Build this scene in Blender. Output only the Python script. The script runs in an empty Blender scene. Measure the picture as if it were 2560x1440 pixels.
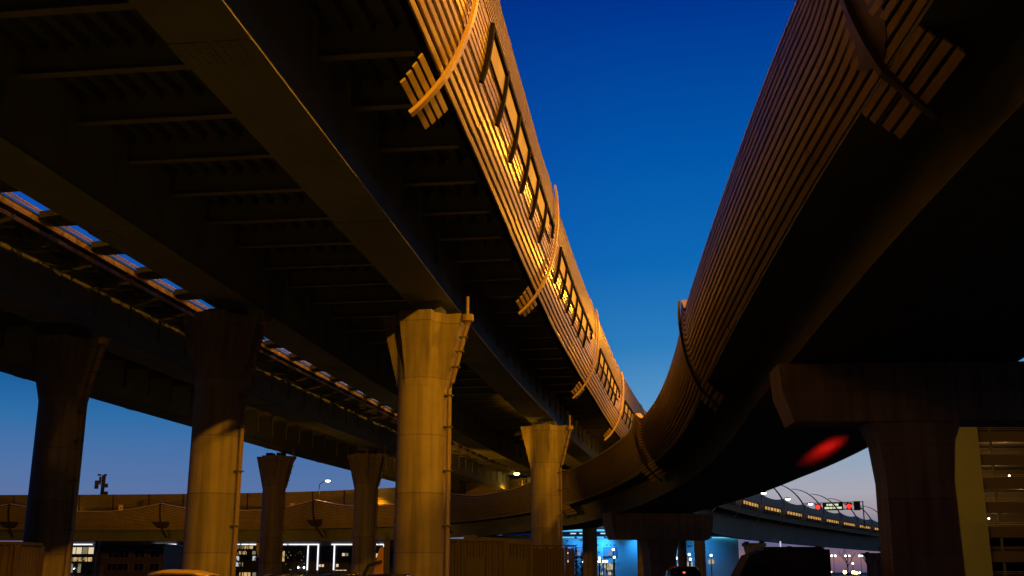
import bpy, math, random
from mathutils import Vector
C = bpy.context.scene.collection
R = math.radians
random.seed(11)

# ---------------------------------------------------------------- camera
F, CX, CY = 2700.0, 1280.0, 720.0          # focal length and centre, in pixels of the 2560 wide photograph
ST, CT = math.sin(R(14.72)), math.cos(R(14.72))
CAMZ = 1.6
cam_data = bpy.data.cameras.new("camera")
cam_data.sensor_width = 36.0
cam_data.lens = 36.0 * F / 2560.0
cam_data.clip_start, cam_data.clip_end = 0.1, 5000.0
cam = bpy.data.objects.new("camera", cam_data)
cam.location = (0, 0, CAMZ)
cam.rotation_euler = (R(90 + 14.72), 0, 0)
C.objects.link(cam)
bpy.context.scene.camera = cam

# ---------------------------------------------------------------- world: dusk sky
sc = bpy.context.scene
sc.view_settings.view_transform = 'Standard'
sc.view_settings.look = 'None'
sc.view_settings.exposure = 0.0
sc.view_settings.gamma = 1.0
try: sc.cycles.use_denoising = True
except Exception: pass

def lin(c):
    return tuple((x / 255 / 12.92) if x / 255 <= .04045 else ((x / 255 + .055) / 1.055) ** 2.4 for x in c)

def make_world():
    w = bpy.data.worlds.new("World"); sc.world = w; w.use_nodes = True
    nt = w.node_tree; nt.nodes.clear(); N = nt.nodes; L = nt.links
    out = N.new('ShaderNodeOutputWorld'); bg = N.new('ShaderNodeBackground')
    tc = N.new('ShaderNodeTexCoord'); sep = N.new('ShaderNodeSeparateXYZ')
    L.new(tc.outputs['Generated'], sep.inputs[0])
    mr = N.new('ShaderNodeMapRange'); mr.inputs['From Min'].default_value = 0.0; mr.inputs['From Max'].default_value = 0.7
    L.new(sep.outputs['Z'], mr.inputs['Value'])
    def ramp(stops):
        r = N.new('ShaderNodeValToRGB'); e = r.color_ramp.elements
        while len(e) > 1: e.remove(e[-1])
        for i, (z, c) in enumerate(stops):
            el = e[0] if i == 0 else e.new(z / .7)
            el.position = z / .7; el.color = (*lin(c), 1)
        L.new(mr.outputs[0], r.inputs[0]); return r
    right = ramp([(0, (96, 80, 112)), (.006, (120, 94, 112)), (.011, (146, 108, 110)), (.017, (120, 100, 120)), (.024, (94, 96, 134)), (.036, (108, 120, 150)), (.05, (158, 148, 158)),
                  (.066, (168, 166, 178)), (.1, (142, 164, 188)), (.15, (86, 147, 197)), (.2, (44, 124, 188)), (.27, (14, 104, 180)),
                  (.37, (0, 84, 168)), (.5, (0, 48, 140)), (.7, (0, 22, 84))])
    left = ramp([(0, (98, 92, 112)), (.03, (104, 106, 142)), (.065, (90, 114, 162)), (.1, (72, 112, 166)), (.13, (46, 108, 166)), (.17, (14, 88, 152)),
                 (.22, (16, 84, 160)), (.3, (14, 78, 172)), (.5, (0, 46, 134)), (.7, (0, 20, 80))])
    # brighter towards the right, where the sun went down; the sky behind the camera is nearly night
    az = N.new('ShaderNodeMapRange'); az.interpolation_type = 'SMOOTHSTEP'
    az.inputs['From Min'].default_value = -.12; az.inputs['From Max'].default_value = .14
    L.new(sep.outputs['X'], az.inputs['Value'])
    mix = N.new('ShaderNodeMix'); mix.data_type = 'RGBA'
    L.new(az.outputs[0], mix.inputs['Factor']); L.new(left.outputs[0], mix.inputs[6]); L.new(right.outputs[0], mix.inputs[7])
    bk = N.new('ShaderNodeMapRange'); bk.interpolation_type = 'SMOOTHSTEP'
    bk.inputs['From Min'].default_value = -.35; bk.inputs['From Max'].default_value = .6
    bk.inputs['To Min'].default_value = .06; bk.inputs['To Max'].default_value = 1.0
    L.new(sep.outputs['Y'], bk.inputs['Value'])
    L.new(mix.outputs[2], bg.inputs['Color']); L.new(bk.outputs[0], bg.inputs['Strength'])
    L.new(bg.outputs[0], out.inputs[0])
make_world()

# ---------------------------------------------------------------- materials
def mat(name, col, rough=.7, metal=0., var=.25, scale=1.2, bump=0., streak=False, spec=.5, coords='Object'):
    m = bpy.data.materials.new(name); m.use_nodes = True
    nt = m.node_tree; N = nt.nodes; L = nt.links; b = N['Principled BSDF']
    b.inputs['Roughness'].default_value = rough; b.inputs['Metallic'].default_value = metal
    b.inputs['Specular IOR Level'].default_value = spec
    if var <= 0:
        b.inputs['Base Color'].default_value = (*col, 1); return m
    tc = N.new('ShaderNodeTexCoord'); mp = N.new('ShaderNodeMapping')
    mp.inputs['Scale'].default_value = (scale, scale, scale * (.12 if streak else 1))
    L.new(tc.outputs[coords], mp.inputs[0])
    n1 = N.new('ShaderNodeTexNoise'); n1.inputs['Scale'].default_value = 1.0; n1.inputs['Detail'].default_value = 7; n1.inputs['Roughness'].default_value = .65
    L.new(mp.outputs[0], n1.inputs['Vector'])
    n2 = N.new('ShaderNodeTexNoise'); n2.inputs['Scale'].default_value = .23; n2.inputs['Detail'].default_value = 3
    L.new(mp.outputs[0], n2.inputs['Vector'])
    ad = N.new('ShaderNodeMath'); ad.operation = 'MULTIPLY_ADD'; ad.inputs[1].default_value = .6
    ml = N.new('ShaderNodeMath'); ml.operation = 'MULTIPLY'; ml.inputs[1].default_value = .4
    L.new(n2.outputs[0], ml.inputs[0]); L.new(n1.outputs[0], ad.inputs[0]); L.new(ml.outputs[0], ad.inputs[2])
    r = N.new('ShaderNodeValToRGB'); e = r.color_ramp.elements
    e[0].position = .3; e[1].position = .7
    e[0].color = (*[c * (1 - var) for c in col], 1); e[1].color = (*[min(1, c * (1 + var)) for c in col], 1)
    L.new(ad.outputs[0], r.inputs[0]); L.new(r.outputs[0], b.inputs['Base Color'])
    rr = N.new('ShaderNodeMapRange'); rr.inputs['To Min'].default_value = max(.05, rough - .12); rr.inputs['To Max'].default_value = min(1, rough + .12)
    L.new(n1.outputs[0], rr.inputs['Value']); L.new(rr.outputs[0], b.inputs['Roughness'])
    if bump:
        bp = N.new('ShaderNodeBump'); bp.inputs['Strength'].default_value = bump; bp.inputs['Distance'].default_value = .03
        L.new(n1.outputs[0], bp.inputs['Height']); L.new(bp.outputs[0], b.inputs['Normal'])
    return m

def emat(name, col, strength):
    m = bpy.data.materials.new(name); m.use_nodes = True
    b = m.node_tree.nodes['Principled BSDF']
    b.inputs['Base Color'].default_value = (.05, .05, .05, 1)
    b.inputs['Emission Color'].default_value = (*col, 1); b.inputs['Emission Strength'].default_value = strength
    return m

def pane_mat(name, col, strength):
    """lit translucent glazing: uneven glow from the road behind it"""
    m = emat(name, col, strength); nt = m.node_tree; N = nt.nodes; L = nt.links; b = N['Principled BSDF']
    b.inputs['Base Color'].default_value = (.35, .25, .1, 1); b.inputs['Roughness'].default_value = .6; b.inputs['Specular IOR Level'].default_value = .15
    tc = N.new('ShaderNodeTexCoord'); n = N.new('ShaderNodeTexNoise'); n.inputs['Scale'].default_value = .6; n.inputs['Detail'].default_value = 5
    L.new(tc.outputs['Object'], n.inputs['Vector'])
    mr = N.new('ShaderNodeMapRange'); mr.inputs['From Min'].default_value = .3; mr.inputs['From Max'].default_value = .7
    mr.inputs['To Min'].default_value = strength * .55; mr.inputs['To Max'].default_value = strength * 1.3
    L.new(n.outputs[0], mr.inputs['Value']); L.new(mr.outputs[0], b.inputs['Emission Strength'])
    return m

def concrete_mat(name, col, lift=2.35):
    m = mat(name, col, .78, 0, .2, 1.1, .3, spec=.2); nt = m.node_tree; N = nt.nodes; L = nt.links; b = N['Principled BSDF']
    src = b.inputs['Base Color'].links[0].from_socket
    tc = N.new('ShaderNodeTexCoord'); mp = N.new('ShaderNodeMapping'); mp.inputs['Scale'].default_value = (3.2, 3.2, .16)
    L.new(tc.outputs['Object'], mp.inputs[0])
    st = N.new('ShaderNodeTexNoise'); st.inputs['Scale'].default_value = 1.; st.inputs['Detail'].default_value = 6; L.new(mp.outputs[0], st.inputs['Vector'])
    r1 = N.new('ShaderNodeMapRange'); r1.inputs['From Min'].default_value = .42; r1.inputs['From Max'].default_value = .72; r1.inputs['To Min'].default_value = 1.; r1.inputs['To Max'].default_value = .6
    L.new(st.outputs[0], r1.inputs['Value'])
    sp = N.new('ShaderNodeSeparateXYZ'); L.new(tc.outputs['Object'], sp.inputs[0])
    dv = N.new('ShaderNodeMath'); dv.operation = 'DIVIDE'; dv.inputs[1].default_value = lift; L.new(sp.outputs['Z'], dv.inputs[0])
    fr = N.new('ShaderNodeMath'); fr.operation = 'FRACT'; L.new(dv.outputs[0], fr.inputs[0])
    gt = N.new('ShaderNodeMath'); gt.operation = 'GREATER_THAN'; gt.inputs[1].default_value = .984; L.new(fr.outputs[0], gt.inputs[0])
    r2 = N.new('ShaderNodeMapRange'); r2.inputs['To Min'].default_value = 1.; r2.inputs['To Max'].default_value = .62; L.new(gt.outputs[0], r2.inputs['Value'])
    # every lift of the pour a slightly different tone
    fl = N.new('ShaderNodeMath'); fl.operation = 'FLOOR'; L.new(dv.outputs[0], fl.inputs[0])
    wn = N.new('ShaderNodeTexWhiteNoise'); wn.noise_dimensions = '1D'; L.new(fl.outputs[0], wn.inputs['W'])
    r3 = N.new('ShaderNodeMapRange'); r3.inputs['To Min'].default_value = .86; r3.inputs['To Max'].default_value = 1.08; L.new(wn.outputs[0], r3.inputs['Value'])
    a = N.new('ShaderNodeMath'); a.operation = 'MULTIPLY'; L.new(r1.outputs[0], a.inputs[0]); L.new(r2.outputs[0], a.inputs[1])
    c = N.new('ShaderNodeMath'); c.operation = 'MULTIPLY'; L.new(a.outputs[0], c.inputs[0]); L.new(r3.outputs[0], c.inputs[1])
    mx = N.new('ShaderNodeMix'); mx.data_type = 'RGBA'; mx.blend_type = 'MULTIPLY'; mx.inputs['Factor'].default_value = 1.
    L.new(src, mx.inputs[6]); L.new(c.outputs[0], mx.inputs[7]); L.new(mx.outputs[2], b.inputs['Base Color'])
    return m
M = {}
M['concrete'] = concrete_mat('pier_concrete', (.33, .30, .24))
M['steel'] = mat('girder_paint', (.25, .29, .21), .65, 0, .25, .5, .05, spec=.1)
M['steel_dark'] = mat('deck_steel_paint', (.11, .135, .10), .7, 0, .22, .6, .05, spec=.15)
M['beam'] = mat('crossbeam_paint', (.24, .26, .20), .55, 0, .15, .8)
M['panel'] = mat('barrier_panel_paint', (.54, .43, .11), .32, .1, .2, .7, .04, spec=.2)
M['fascia'] = mat('fascia_paint', (.5, .36, .17), .8, 0, .55, 2.5, .1, spec=.05)
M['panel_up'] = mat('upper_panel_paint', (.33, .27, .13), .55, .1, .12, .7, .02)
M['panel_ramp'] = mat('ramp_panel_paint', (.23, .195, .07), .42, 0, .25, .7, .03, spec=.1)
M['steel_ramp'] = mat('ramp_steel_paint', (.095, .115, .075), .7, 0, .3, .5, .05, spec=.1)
M['rib'] = mat('rib_paint', (.56, .42, .22), .4, .1, .1, .7)
M['rib_dark'] = mat('rib_shade_and_dark_parts', (.028, .024, .018), .5, .1, .1, .7)  # shadow on the ramp ribs put into the colour; also plain dark parts
M['frame'] = mat('window_frame_dark', (.012, .011, .010), .85, 0, .1, 1, spec=.1)
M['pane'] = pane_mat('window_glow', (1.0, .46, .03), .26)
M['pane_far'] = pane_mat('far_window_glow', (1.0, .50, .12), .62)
M['gap_shade'] = mat('gap_shade_dark', (.02, .017, .013), .8, 0, .1, 1, spec=.1)  # sheet behind the planks, its dark colour stands for shade in the gaps
M['cap'] = mat('cap_strip_paint', (.62, .50, .28), .45, .1, .1, .7)
M['asphalt'] = mat('asphalt', (.05, .062, .044), .85, 0, .3, .35, .2)
M['pipe'] = mat('downpipe_paint', (.27, .21, .14), .5, 0, .15, 2)
M['pole'] = mat('mast_steel', (.05, .05, .05), .5, .3, .15, 1)
M['black'] = mat('black_plastic', (.012, .012, .012), .5, 0, 0)
M['rubber'] = mat('tyre_rubber', (.015, .015, .015), .8, 0, 0)
M['glass_dark'] = mat('dark_glass', (.01, .012, .014), .08, 0, 0)
M['lamp_amber'] = emat('lamp_lens_amber', (1.0, .62, .16), 22)
M['lamp_white'] = emat('lamp_lens_white', (1.0, .86, .62), 9)
M['lamp_cool'] = emat('lamp_lens_cool', (.9, .92, 1.0), 5)
M['red'] = emat('red_signal_light', (1.0, .02, .01), 3)
M['tail'] = emat('tail_light', (1.0, .06, .01), 4)

# ---------------------------------------------------------------- mesh helpers
class MB:
    def __init__(s): s.v = []; s.f = []
    def add(s, vs, fs):
        o = len(s.v); s.v += [tuple(x) for x in vs]; s.f += [tuple(i + o for i in f) for f in fs]
    def box(s, c, d, rz=0., base=False):
        cx, cy, cz = c; x, y, z = d[0] / 2, d[1] / 2, d[2] / 2
        if base: cz += z
        ca, sa = math.cos(rz), math.sin(rz)
        vs = []
        for k in (-z, z):
            for i, j in ((-x, -y), (x, -y), (x, y), (-x, y)):
                vs.append((cx + i * ca - j * sa, cy + i * sa + j * ca, cz + k))
        s.add(vs, [(3, 2, 1, 0), (4, 5, 6, 7), (0, 1, 5, 4), (1, 2, 6, 5), (2, 3, 7, 6), (3, 0, 4, 7)])
    def hexa(s, lo, hi):
        s.add(list(lo) + list(hi), [(3, 2, 1, 0), (4, 5, 6, 7), (0, 1, 5, 4), (1, 2, 6, 5), (2, 3, 7, 6), (3, 0, 4, 7)])
    def tube(s, pts, r, n=8, cap=True):
        pts = [Vector(p) for p in pts]
        rs = r if isinstance(r, (list, tuple)) else [r] * len(pts)
        up = Vector((0, 0, 1)); rings = []
        for i, p in enumerate(pts):
            t = (pts[min(i + 1, len(pts) - 1)] - pts[max(i - 1, 0)]).normalized()
            a = t.cross(up)
            if a.length < .05: a = t.cross(Vector((1, 0, 0)))
            a.normalize(); b = t.cross(a)
            rings.append([p + (a * math.cos(2 * math.pi * k / n) + b * math.sin(2 * math.pi * k / n)) * rs[i] for k in range(n)])
        vs = [v for rg in rings for v in rg]; fs = []
        for i in range(len(pts) - 1):
            for k in range(n):
                fs.append((i * n + k, i * n + (k + 1) % n, (i + 1) * n + (k + 1) % n, (i + 1) * n + k))
        if cap:
            fs.append(tuple(range(n))[::-1]); fs.append(tuple((len(pts) - 1) * n + k for k in range(n)))
        s.add(vs, fs)
    def loft(s, rings, closed=True, cap=True):
        n = len(rings[0]); vs = [v for rg in rings for v in rg]; fs = []
        for i in range(len(rings) - 1):
            for k in range(n if closed else n - 1):
                fs.append((i * n + k, i * n + (k + 1) % n, (i + 1) * n + (k + 1) % n, (i + 1) * n + k))
        if cap and closed:
            fs.append(tuple(range(n))[::-1]); fs.append(tuple((len(rings) - 1) * n + k for k in range(n)))
        s.add(vs, fs)
    def sphere(s, c, r, n=8, sz=1.):
        rings = []
        for i in range(1, n):
            a = math.pi * i / n
            rings.append([(c[0] + r * math.sin(a) * math.cos(2 * math.pi * k / (2 * n)), c[1] + r * math.sin(a) * math.sin(2 * math.pi * k / (2 * n)), c[2] - r * sz * math.cos(a)) for k in range(2 * n)])
        s.loft(rings)
    def build(s, name, m, parent=None, smooth=False):
        me = bpy.data.meshes.new(name)
        off = Vector((0, 0, 0))
        p = parent
        while p is not None: off += Vector(p.location); p = p.parent
        me.from_pydata([tuple(Vector(v) - off) for v in s.v], [], s.f)
        me.materials.append(m); me.update()
        if smooth:
            for pl in me.polygons: pl.use_smooth = True
        o = bpy.data.objects.new(name, me); C.objects.link(o)
        if parent is not None: o.parent = parent
        return o

def tag(o, label=None, cat=None, group=None, kind=None):
    if label: o['label'] = label
    if cat: o['category'] = cat
    if group: o['group'] = group
    if kind: o['kind'] = kind
    return o
def thing(name, loc, label, cat, group=None):
    o = bpy.data.objects.new(name, None); C.objects.link(o); o.location = loc; o.empty_display_size = .3
    return tag(o, label, cat, group)
def copy_tree(o, parent=None):
    c = o.copy(); C.objects.link(c)
    if parent is not None: c.parent = parent
    for ch in list(o.children): copy_tree(ch, c)
    return c

def catmull(P, n):
    out = []
    for i in range(len(P) - 1):
        p0 = P[max(i - 1, 0)]; p1 = P[i]; p2 = P[i + 1]; p3 = P[min(i + 2, len(P) - 1)]
        # centripetal-ish: plain Catmull with chord-scaled tangents
        d1 = math.dist(p1, p2)
        m1 = [(b - a) / max(math.dist(p0, p2), 1e-6) * d1 for a, b in zip(p0, p2)]
        m2 = [(b - a) / max(math.dist(p1, p3), 1e-6) * d1 for a, b in zip(p1, p3)]
        for k in range(n):
            t = k / n; t2, t3 = t * t, t ** 3
            out.append(tuple((2 * t3 - 3 * t2 + 1) * a + (t3 - 2 * t2 + t) * u + (-2 * t3 + 3 * t2) * b + (t3 - t2) * w for a, u, b, w in zip(p1, m1, p2, m2)))
    out.append(tuple(P[-1])); return out

class Path:
    def __init__(s, pts, bank=None):
        s.p = catmull(pts, 40); s.a = [0.]
        for i in range(1, len(s.p)): s.a.append(s.a[-1] + math.dist(s.p[i][:2], s.p[i - 1][:2]))
        s.L = s.a[-1]; s.bank = bank
    def at(s, d):
        import bisect
        i = max(1, min(bisect.bisect_left(s.a, d), len(s.a) - 1))
        t = (d - s.a[i - 1]) / max(s.a[i] - s.a[i - 1], 1e-9)
        return tuple(a + (b - a) * t for a, b in zip(s.p[i - 1], s.p[i]))
    def tan(s, d):
        a, b = s.at(max(0, d - .6)), s.at(min(s.L, d + .6))
        v = Vector((b[0] - a[0], b[1] - a[1], 0)); v.normalize(); return v
    def P(s, d, o=0., dz=0.):
        p = s.at(d); t = s.tan(d)
        z = p[2] + dz + (s.bank(d) * o / 14. if s.bank else 0)
        return Vector((p[0] + t.y * o, p[1] - t.x * o, z))
    def near(s, x, y):
        i = min(range(len(s.p)), key=lambda k: (s.p[k][0] - x) ** 2 + (s.p[k][1] - y) ** 2); return s.a[i]

def stations(a, b, fine, coarse, lim):
    out = []; d = a
    while d < b - 1e-3:
        out.append(d); d += fine if d < lim else coarse
    out.append(b); return out
def sweep(mb, path, ss, prof, closed=True):
    f = prof if callable(prof) else (lambda d: prof)
    rings = [[path.P(d, o, z) for o, z in f(d)] for d in ss]
    mb.loft(rings, closed=closed, cap=closed)
def bar(mb, path, d, pts, half, thick):
    """flat bar in the cross-section plane at station d: outline pts (o, z, normal o, normal z)"""
    rings = []
    t = path.tan(d)
    for o, z, no, nz in pts:
        a = path.P(d, o, z); b = path.P(d, o + no * thick, z + nz * thick)
        rings.append([a - t * half, a + t * half, b + t * half, b - t * half])
    mb.loft(rings)

# barrier section: list of (arc, o, z) with lookup by arc and by height
class Section:
    def __init__(s, ctrl):
        s.c = catmull(ctrl, 16); s.a = [0.]
        for i in range(1, len(s.c)): s.a.append(s.a[-1] + math.dist(s.c[i], s.c[i - 1]))
    def at(s, a):
        a = max(0, min(a, s.a[-1] - 1e-6)); i = 1
        while s.a[i] < a: i += 1
        t = (a - s.a[i - 1]) / (s.a[i] - s.a[i - 1]); p, q = s.c[i - 1], s.c[i]
        d = math.dist(p, q); no, nz = (q[1] - p[1]) / d, -(q[0] - p[0]) / d
        return p[0] + (q[0] - p[0]) * t, p[1] + (q[1] - p[1]) * t, no, nz
    def arc_z(s, z):
        for i in range(1, len(s.c)):
            if s.c[i][1] >= z:
                return s.a[i - 1] + (s.a[i] - s.a[i - 1]) * (z - s.c[i - 1][1]) / max(1e-6, s.c[i][1] - s.c[i - 1][1])
        return s.a[-1]
def grooves(sec, a0, a1, pitch, gap, proud, deep):
    out = []; a = a0
    while a + pitch <= a1 + 1e-6:
        for da, off in ((0., -deep), (gap, -deep), (gap + .012, proud), (pitch - .012, proud)):
            o, z, no, nz = sec.at(a + da); out.append((o + no * off, z + nz * off))
        a += pitch
    return out

def plank_loops(sec, a0, a1, pitch, gap, proud, back):
    out = []; a = a0
    while a + pitch <= a1 + 1e-6:
        lp = []
        for da, off in ((gap, back), (gap, proud - .015), (gap + .02, proud), (pitch - .02, proud), (pitch, proud - .015), (pitch, back)):
            o, z, no, nz = sec.at(a + da); lp.append((o + no * off, z + nz * off))
        out.append(lp); a += pitch
    return out

# ---------------------------------------------------------------- the two alignments
Z0 = CAMZ
KS = .942
main = Path([(x * KS, y * KS, 13.0 + Z0) for x, y in ((-11.6, -45), (-7.1, -10), (-3.25, 20), (-1.14, 36.2), (.80, 51), (3.0, 66.4), (6.25, 86.1), (11.5, 115.6),
             (23.6, 170), (41.5, 232), (71.0, 303), (147, 446), (190, 513))])
RR = 106.
def circ(th, h): return (12.3 - RR * (1 - math.cos(th)), 80 + RR * math.sin(th), h + Z0)
ramp = Path([(8.6, -45, 14.6 + Z0), (8.95, -12, 13.5 + Z0), (9.15, 8, 12.7 + Z0), (9.45, 27, 12.0 + Z0), (9.9, 39, 11.5 + Z0), (10.95, 58, 10.6 + Z0), (11.9, 71, 9.9 + Z0)]
            + [circ(.02, 9.3), circ(.1, 8.7), circ(.2, 7.9), circ(.3, 7.2), circ(.38, 6.75), circ(.53, 6.3), circ(.64, 6.1), circ(.78, 6.1), circ(1.05, 6.35), circ(1.3, 6.7), circ(1.5, 6.85)]
            + [(-110, 187.5, 6.9 + Z0), (-160, 190, 7.0 + Z0)],
            bank=lambda d: .9 * max(0, min(1, (d - 95) / 40)))
def my(y):                                   # station on the main alignment at a given depth
    lo, hi = 0., main.L
    for _ in range(40):
        m_ = (lo + hi) / 2
        if main.at(m_)[1] < y: lo = m_
        else: hi = m_
    return lo
sm = (lambda a, b, x: (lambda t: t * t * (3 - 2 * t))(max(0, min(1, (x - a) / (b - a)))))

# ---------------------------------------------------------------- ground
g = MB()
g.add([(-1500, -400, 0), (1500, -400, 0), (1500, 2600, 0), (-1500, 2600, 0)], [(0, 1, 2, 3)])
tag(g.build('ground', M['asphalt']), kind='structure')

# ---------------------------------------------------------------- main viaduct: decks, girders, crossbeams
def box_girder(path, ss, oc, w, ztop, zbot, parent):
    mb = MB(); h = w / 2
    zb = zbot if callable(zbot) else (lambda d: zbot)
    sweep(mb, path, ss, lambda d: [(oc - h, zb(d) + .04), (oc + h, zb(d) + .04), (oc + h, ztop), (oc - h, ztop)])
    fl = MB()
    sweep(fl, path, ss, lambda d: [(oc - h - .08, zb(d)), (oc + h + .08, zb(d)), (oc + h + .08, zb(d) + .037), (oc - h - .08, zb(d) + .037)])
    d = 6.
    while d < ss[-1] - 4 and path.at(d)[1] < 150:               # web stiffeners
        t = path.tan(d)
        for sd in (-1, 1):
            a_ = path.P(d, oc + sd * h, zb(d) + .75); b_ = path.P(d, oc + sd * (h + .12), zb(d) + .75); a2 = path.P(d, oc + sd * h, ztop - .05); b2 = path.P(d, oc + sd * (h + .12), ztop - .05)
            mb.hexa([a_ - t * .012, b_ - t * .012, b_ + t * .012, a_ + t * .012], [a2 - t * .012, b2 - t * .012, b2 + t * .012, a2 + t * .012])
        d += 3.27
    o = mb.build('girder', M['steel'], parent)
    d = 14.
    while d < ss[-1] - 4 and path.at(d)[1] < 130:               # bolted splice plates
        sp = MB(); t = path.tan(d)
        for a0, a1 in ((-h - .1, -.06), (.06, h + .1)):
            lo = [path.P(d + q, oc + e, zb(d) - .022) for q, e in ((-.55, a0), (.55, a0), (.55, a1), (-.55, a1))]
            sp.hexa(lo, [p + Vector((0, 0, .02)) for p in lo])
            for i_ in range(6):
                for j_ in range(4):
                    c_ = path.P(d - .45 + .18 * i_, oc + a0 + (a1 - a0) * (j_ + .5) / 4, zb(d) - .03); sp.box(tuple(c_), (.05, .05, .014))
        sp.build('splice_plate', M['steel'], o); d += 12.6
    fl.build('bottom_flange', M['steel'], o)
    return o
def crossbeam(path, d, spans, zb, zt, parent):
    mb = MB()
    for o0, o1 in spans:
        t = path.tan(d)
        for hw, z0, z1 in ((.15, zb, zb + .035), (.012, zb + .035, zt)):
            a, b = path.P(d, o0, z0), path.P(d, o1, z0); c, e = path.P(d, o0, z1), path.P(d, o1, z1)
            mb.hexa([a - t * hw, b - t * hw, b + t * hw, a + t * hw], [c - t * hw, e - t * hw, e + t * hw, c + t * hw])
    return mb.build('crossbeam', M['beam'], parent)
def deck_prof(o0, o1, zu, zt, pitch=.62):
    """slab with trough ribs on its underside, from right edge o0 to left edge o1"""
    pts = []; o = o0 - .5
    pts.append((o0, zu))
    while o - pitch > o1 + .4:
        pts += [(o, zu), (o - .08, zu - .24), (o - .26, zu - .24), (o - .34, zu)]
        o -= pitch
    pts += [(o1, zu), (o1, zt), (o0, zt)]
    return pts[::-1]
smain = stations(0, main.L, 1.5, 4., my(140))
s_end2 = my(330)
sdeck2 = [d for d in smain if d <= s_end2]

via = thing('road_viaduct', (-9, 45, 0), 'high steel road viaduct curving away overhead with gold barrier along its right edge', 'viaduct')
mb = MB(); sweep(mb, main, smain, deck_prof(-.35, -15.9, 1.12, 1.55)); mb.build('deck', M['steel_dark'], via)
haunch = lambda d: -1.8 - 3.4 * sm(185, 250, main.at(d)[1])
gA = box_girder(main, smain, -3.85, 1.74, 1.13, haunch, via)
gB = box_girder(main, smain, -12.45, 1.74, 1.13, -1.8, via)
d = my(12.9); k = 0
while main.at(d)[1] < 150:
    crossbeam(main, d, ((-.42, -2.97), (-4.73, -11.57), (-13.33, -15.7)), .2, 1.1, via)
    d += 3.27; k += 1
d0_cross = my(12.9)
via2 = thing('road_viaduct', (-26, 55, 0), 'second steel road viaduct beyond the gap on the left, with lit railings along the gap', 'viaduct')
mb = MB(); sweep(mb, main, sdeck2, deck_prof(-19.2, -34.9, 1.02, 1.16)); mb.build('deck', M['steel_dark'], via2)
box_girder(main, sdeck2, -21.9, 1.74, 1.13, -1.8, via2)
box_girder(main, sdeck2, -31.0, 1.74, 1.13, -1.8, via2)
d = my(22)
while main.at(d)[1] < 150:
    crossbeam(main, d, ((-19.3, -21.02), (-22.78, -30.12), (-31.88, -34.6)), .2, 1.1, via2)
    d += 3.27
# railings and cables along the gap between the decks
se = [d for d in smain if my(14) <= d <= my(170)]
for o, z, r in ((-19.1, 1.30, .04), (-19.1, 1.19, .035)):
    mb = MB(); mb.tube([main.P(d, o, z) for d in se], r, 6); mb.build('edge_rail', M['cap'], via2)
for z0, z1 in ((.78, 1.0), (.38, .55)):
    mb = MB(); sweep(mb, main, se, [(-19.16, z0), (-19.10, z0), (-19.10, z1), (-19.16, z1)]); mb.build('edge_fascia', M['fascia'], via2)
for k in range(34):
    d = my(15) + k * 4.2
    mb = MB(); t = main.tan(d)
    lo = [main.P(d - .95, -15.88, 1.15), main.P(d + .95, -15.88, 1.15), main.P(d + .6, -19.05, .95), main.P(d - .6, -19.05, .95)]
    mb.hexa(lo, [p + Vector((0, 0, .28)) for p in lo])
    mb.tube([main.P(d + 1.7, -15.9, 1.3), main.P(d + 1.7, -19.1, 1.5)], .08, 6)
    mb.tube([main.P(d + 1.7, -19.5, .2), main.P(d - 1.2, -20.9, .15)], .05, 5)
    mb.build('gap_bracket', M['steel_dark'], via2)

# ---------------------------------------------------------------- gold noise barrier on the main viaduct
SEC = Section([(o * KS, z * KS) for o, z in ((0, 0), (.27, .45), (.55, 1.05), (.82, 1.9), (.98, 2.9), (1.06, 3.9), (1.05, 4.9), (.95, 5.7), (.78, 6.4))])
rib_s = [my(-22), my(2.9)] + [my(26.9), my(50.3)] + [my(76.3) + k * 25.7 for k in range(16)]
def kscal(d, ribs, low, reach):
    x = min(abs(d - r) for r in ribs)
    return low + (1 - low) * max(0, 1 - x / reach) ** 1.7
aA, aB, aT = SEC.arc_z(1.45), SEC.arc_z(3.12), SEC.a[-1]
PLANKS = plank_loops(SEC, 0, aA, .245, .085, .05, -.03)
BK = [SEC.at(aA * k / 8) for k in range(9)]
GAP_SHADE = [(o - no * .13, z - nz * .13) for o, z, no, nz in BK] + [(o - no * .2, z - nz * .2) for o, z, no, nz in BK[::-1]]
PLO = grooves(SEC, aA, aB, .2, .055, .014, .04) + [SEC.at(aB)[:2]]
PUP = grooves(SEC, aB + .01, aT - .1, .17, .06, .012, .02) + [SEC.at(aT)[:2]]
BLO = [SEC.at(aA + (aB - aA) * k / 4) for k in range(4, -1, -1)]
BLO = [(o - no * .22, z - nz * .22) for o, z, no, nz in BLO]
BUP = [SEC.at(aB + .01 + (aT - aB - .01) * k / 5) for k in range(5, -1, -1)]
BUP = [(o - no * .16, z - nz * .16) for o, z, no, nz in BUP]
zb_, ob_ = SEC.at(aB)[1], SEC.at(aB)[0]
def main_prof(d):
    k = kscal(d, rib_s, .93, 3.) if main.at(d)[1] < 160 else kscal(d, rib_s, .74, 11.)
    return [(o, z) if z <= zb_ else (ob_ + (o - ob_) * k, zb_ + (z - zb_) * k) for o, z in PUP + BUP]
nb = thing('noise_barrier', tuple(main.P(my(40), 0, 0)), 'tall gold corrugated noise barrier with ribs and lit windows along the viaduct edge', 'noise barrier')
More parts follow.
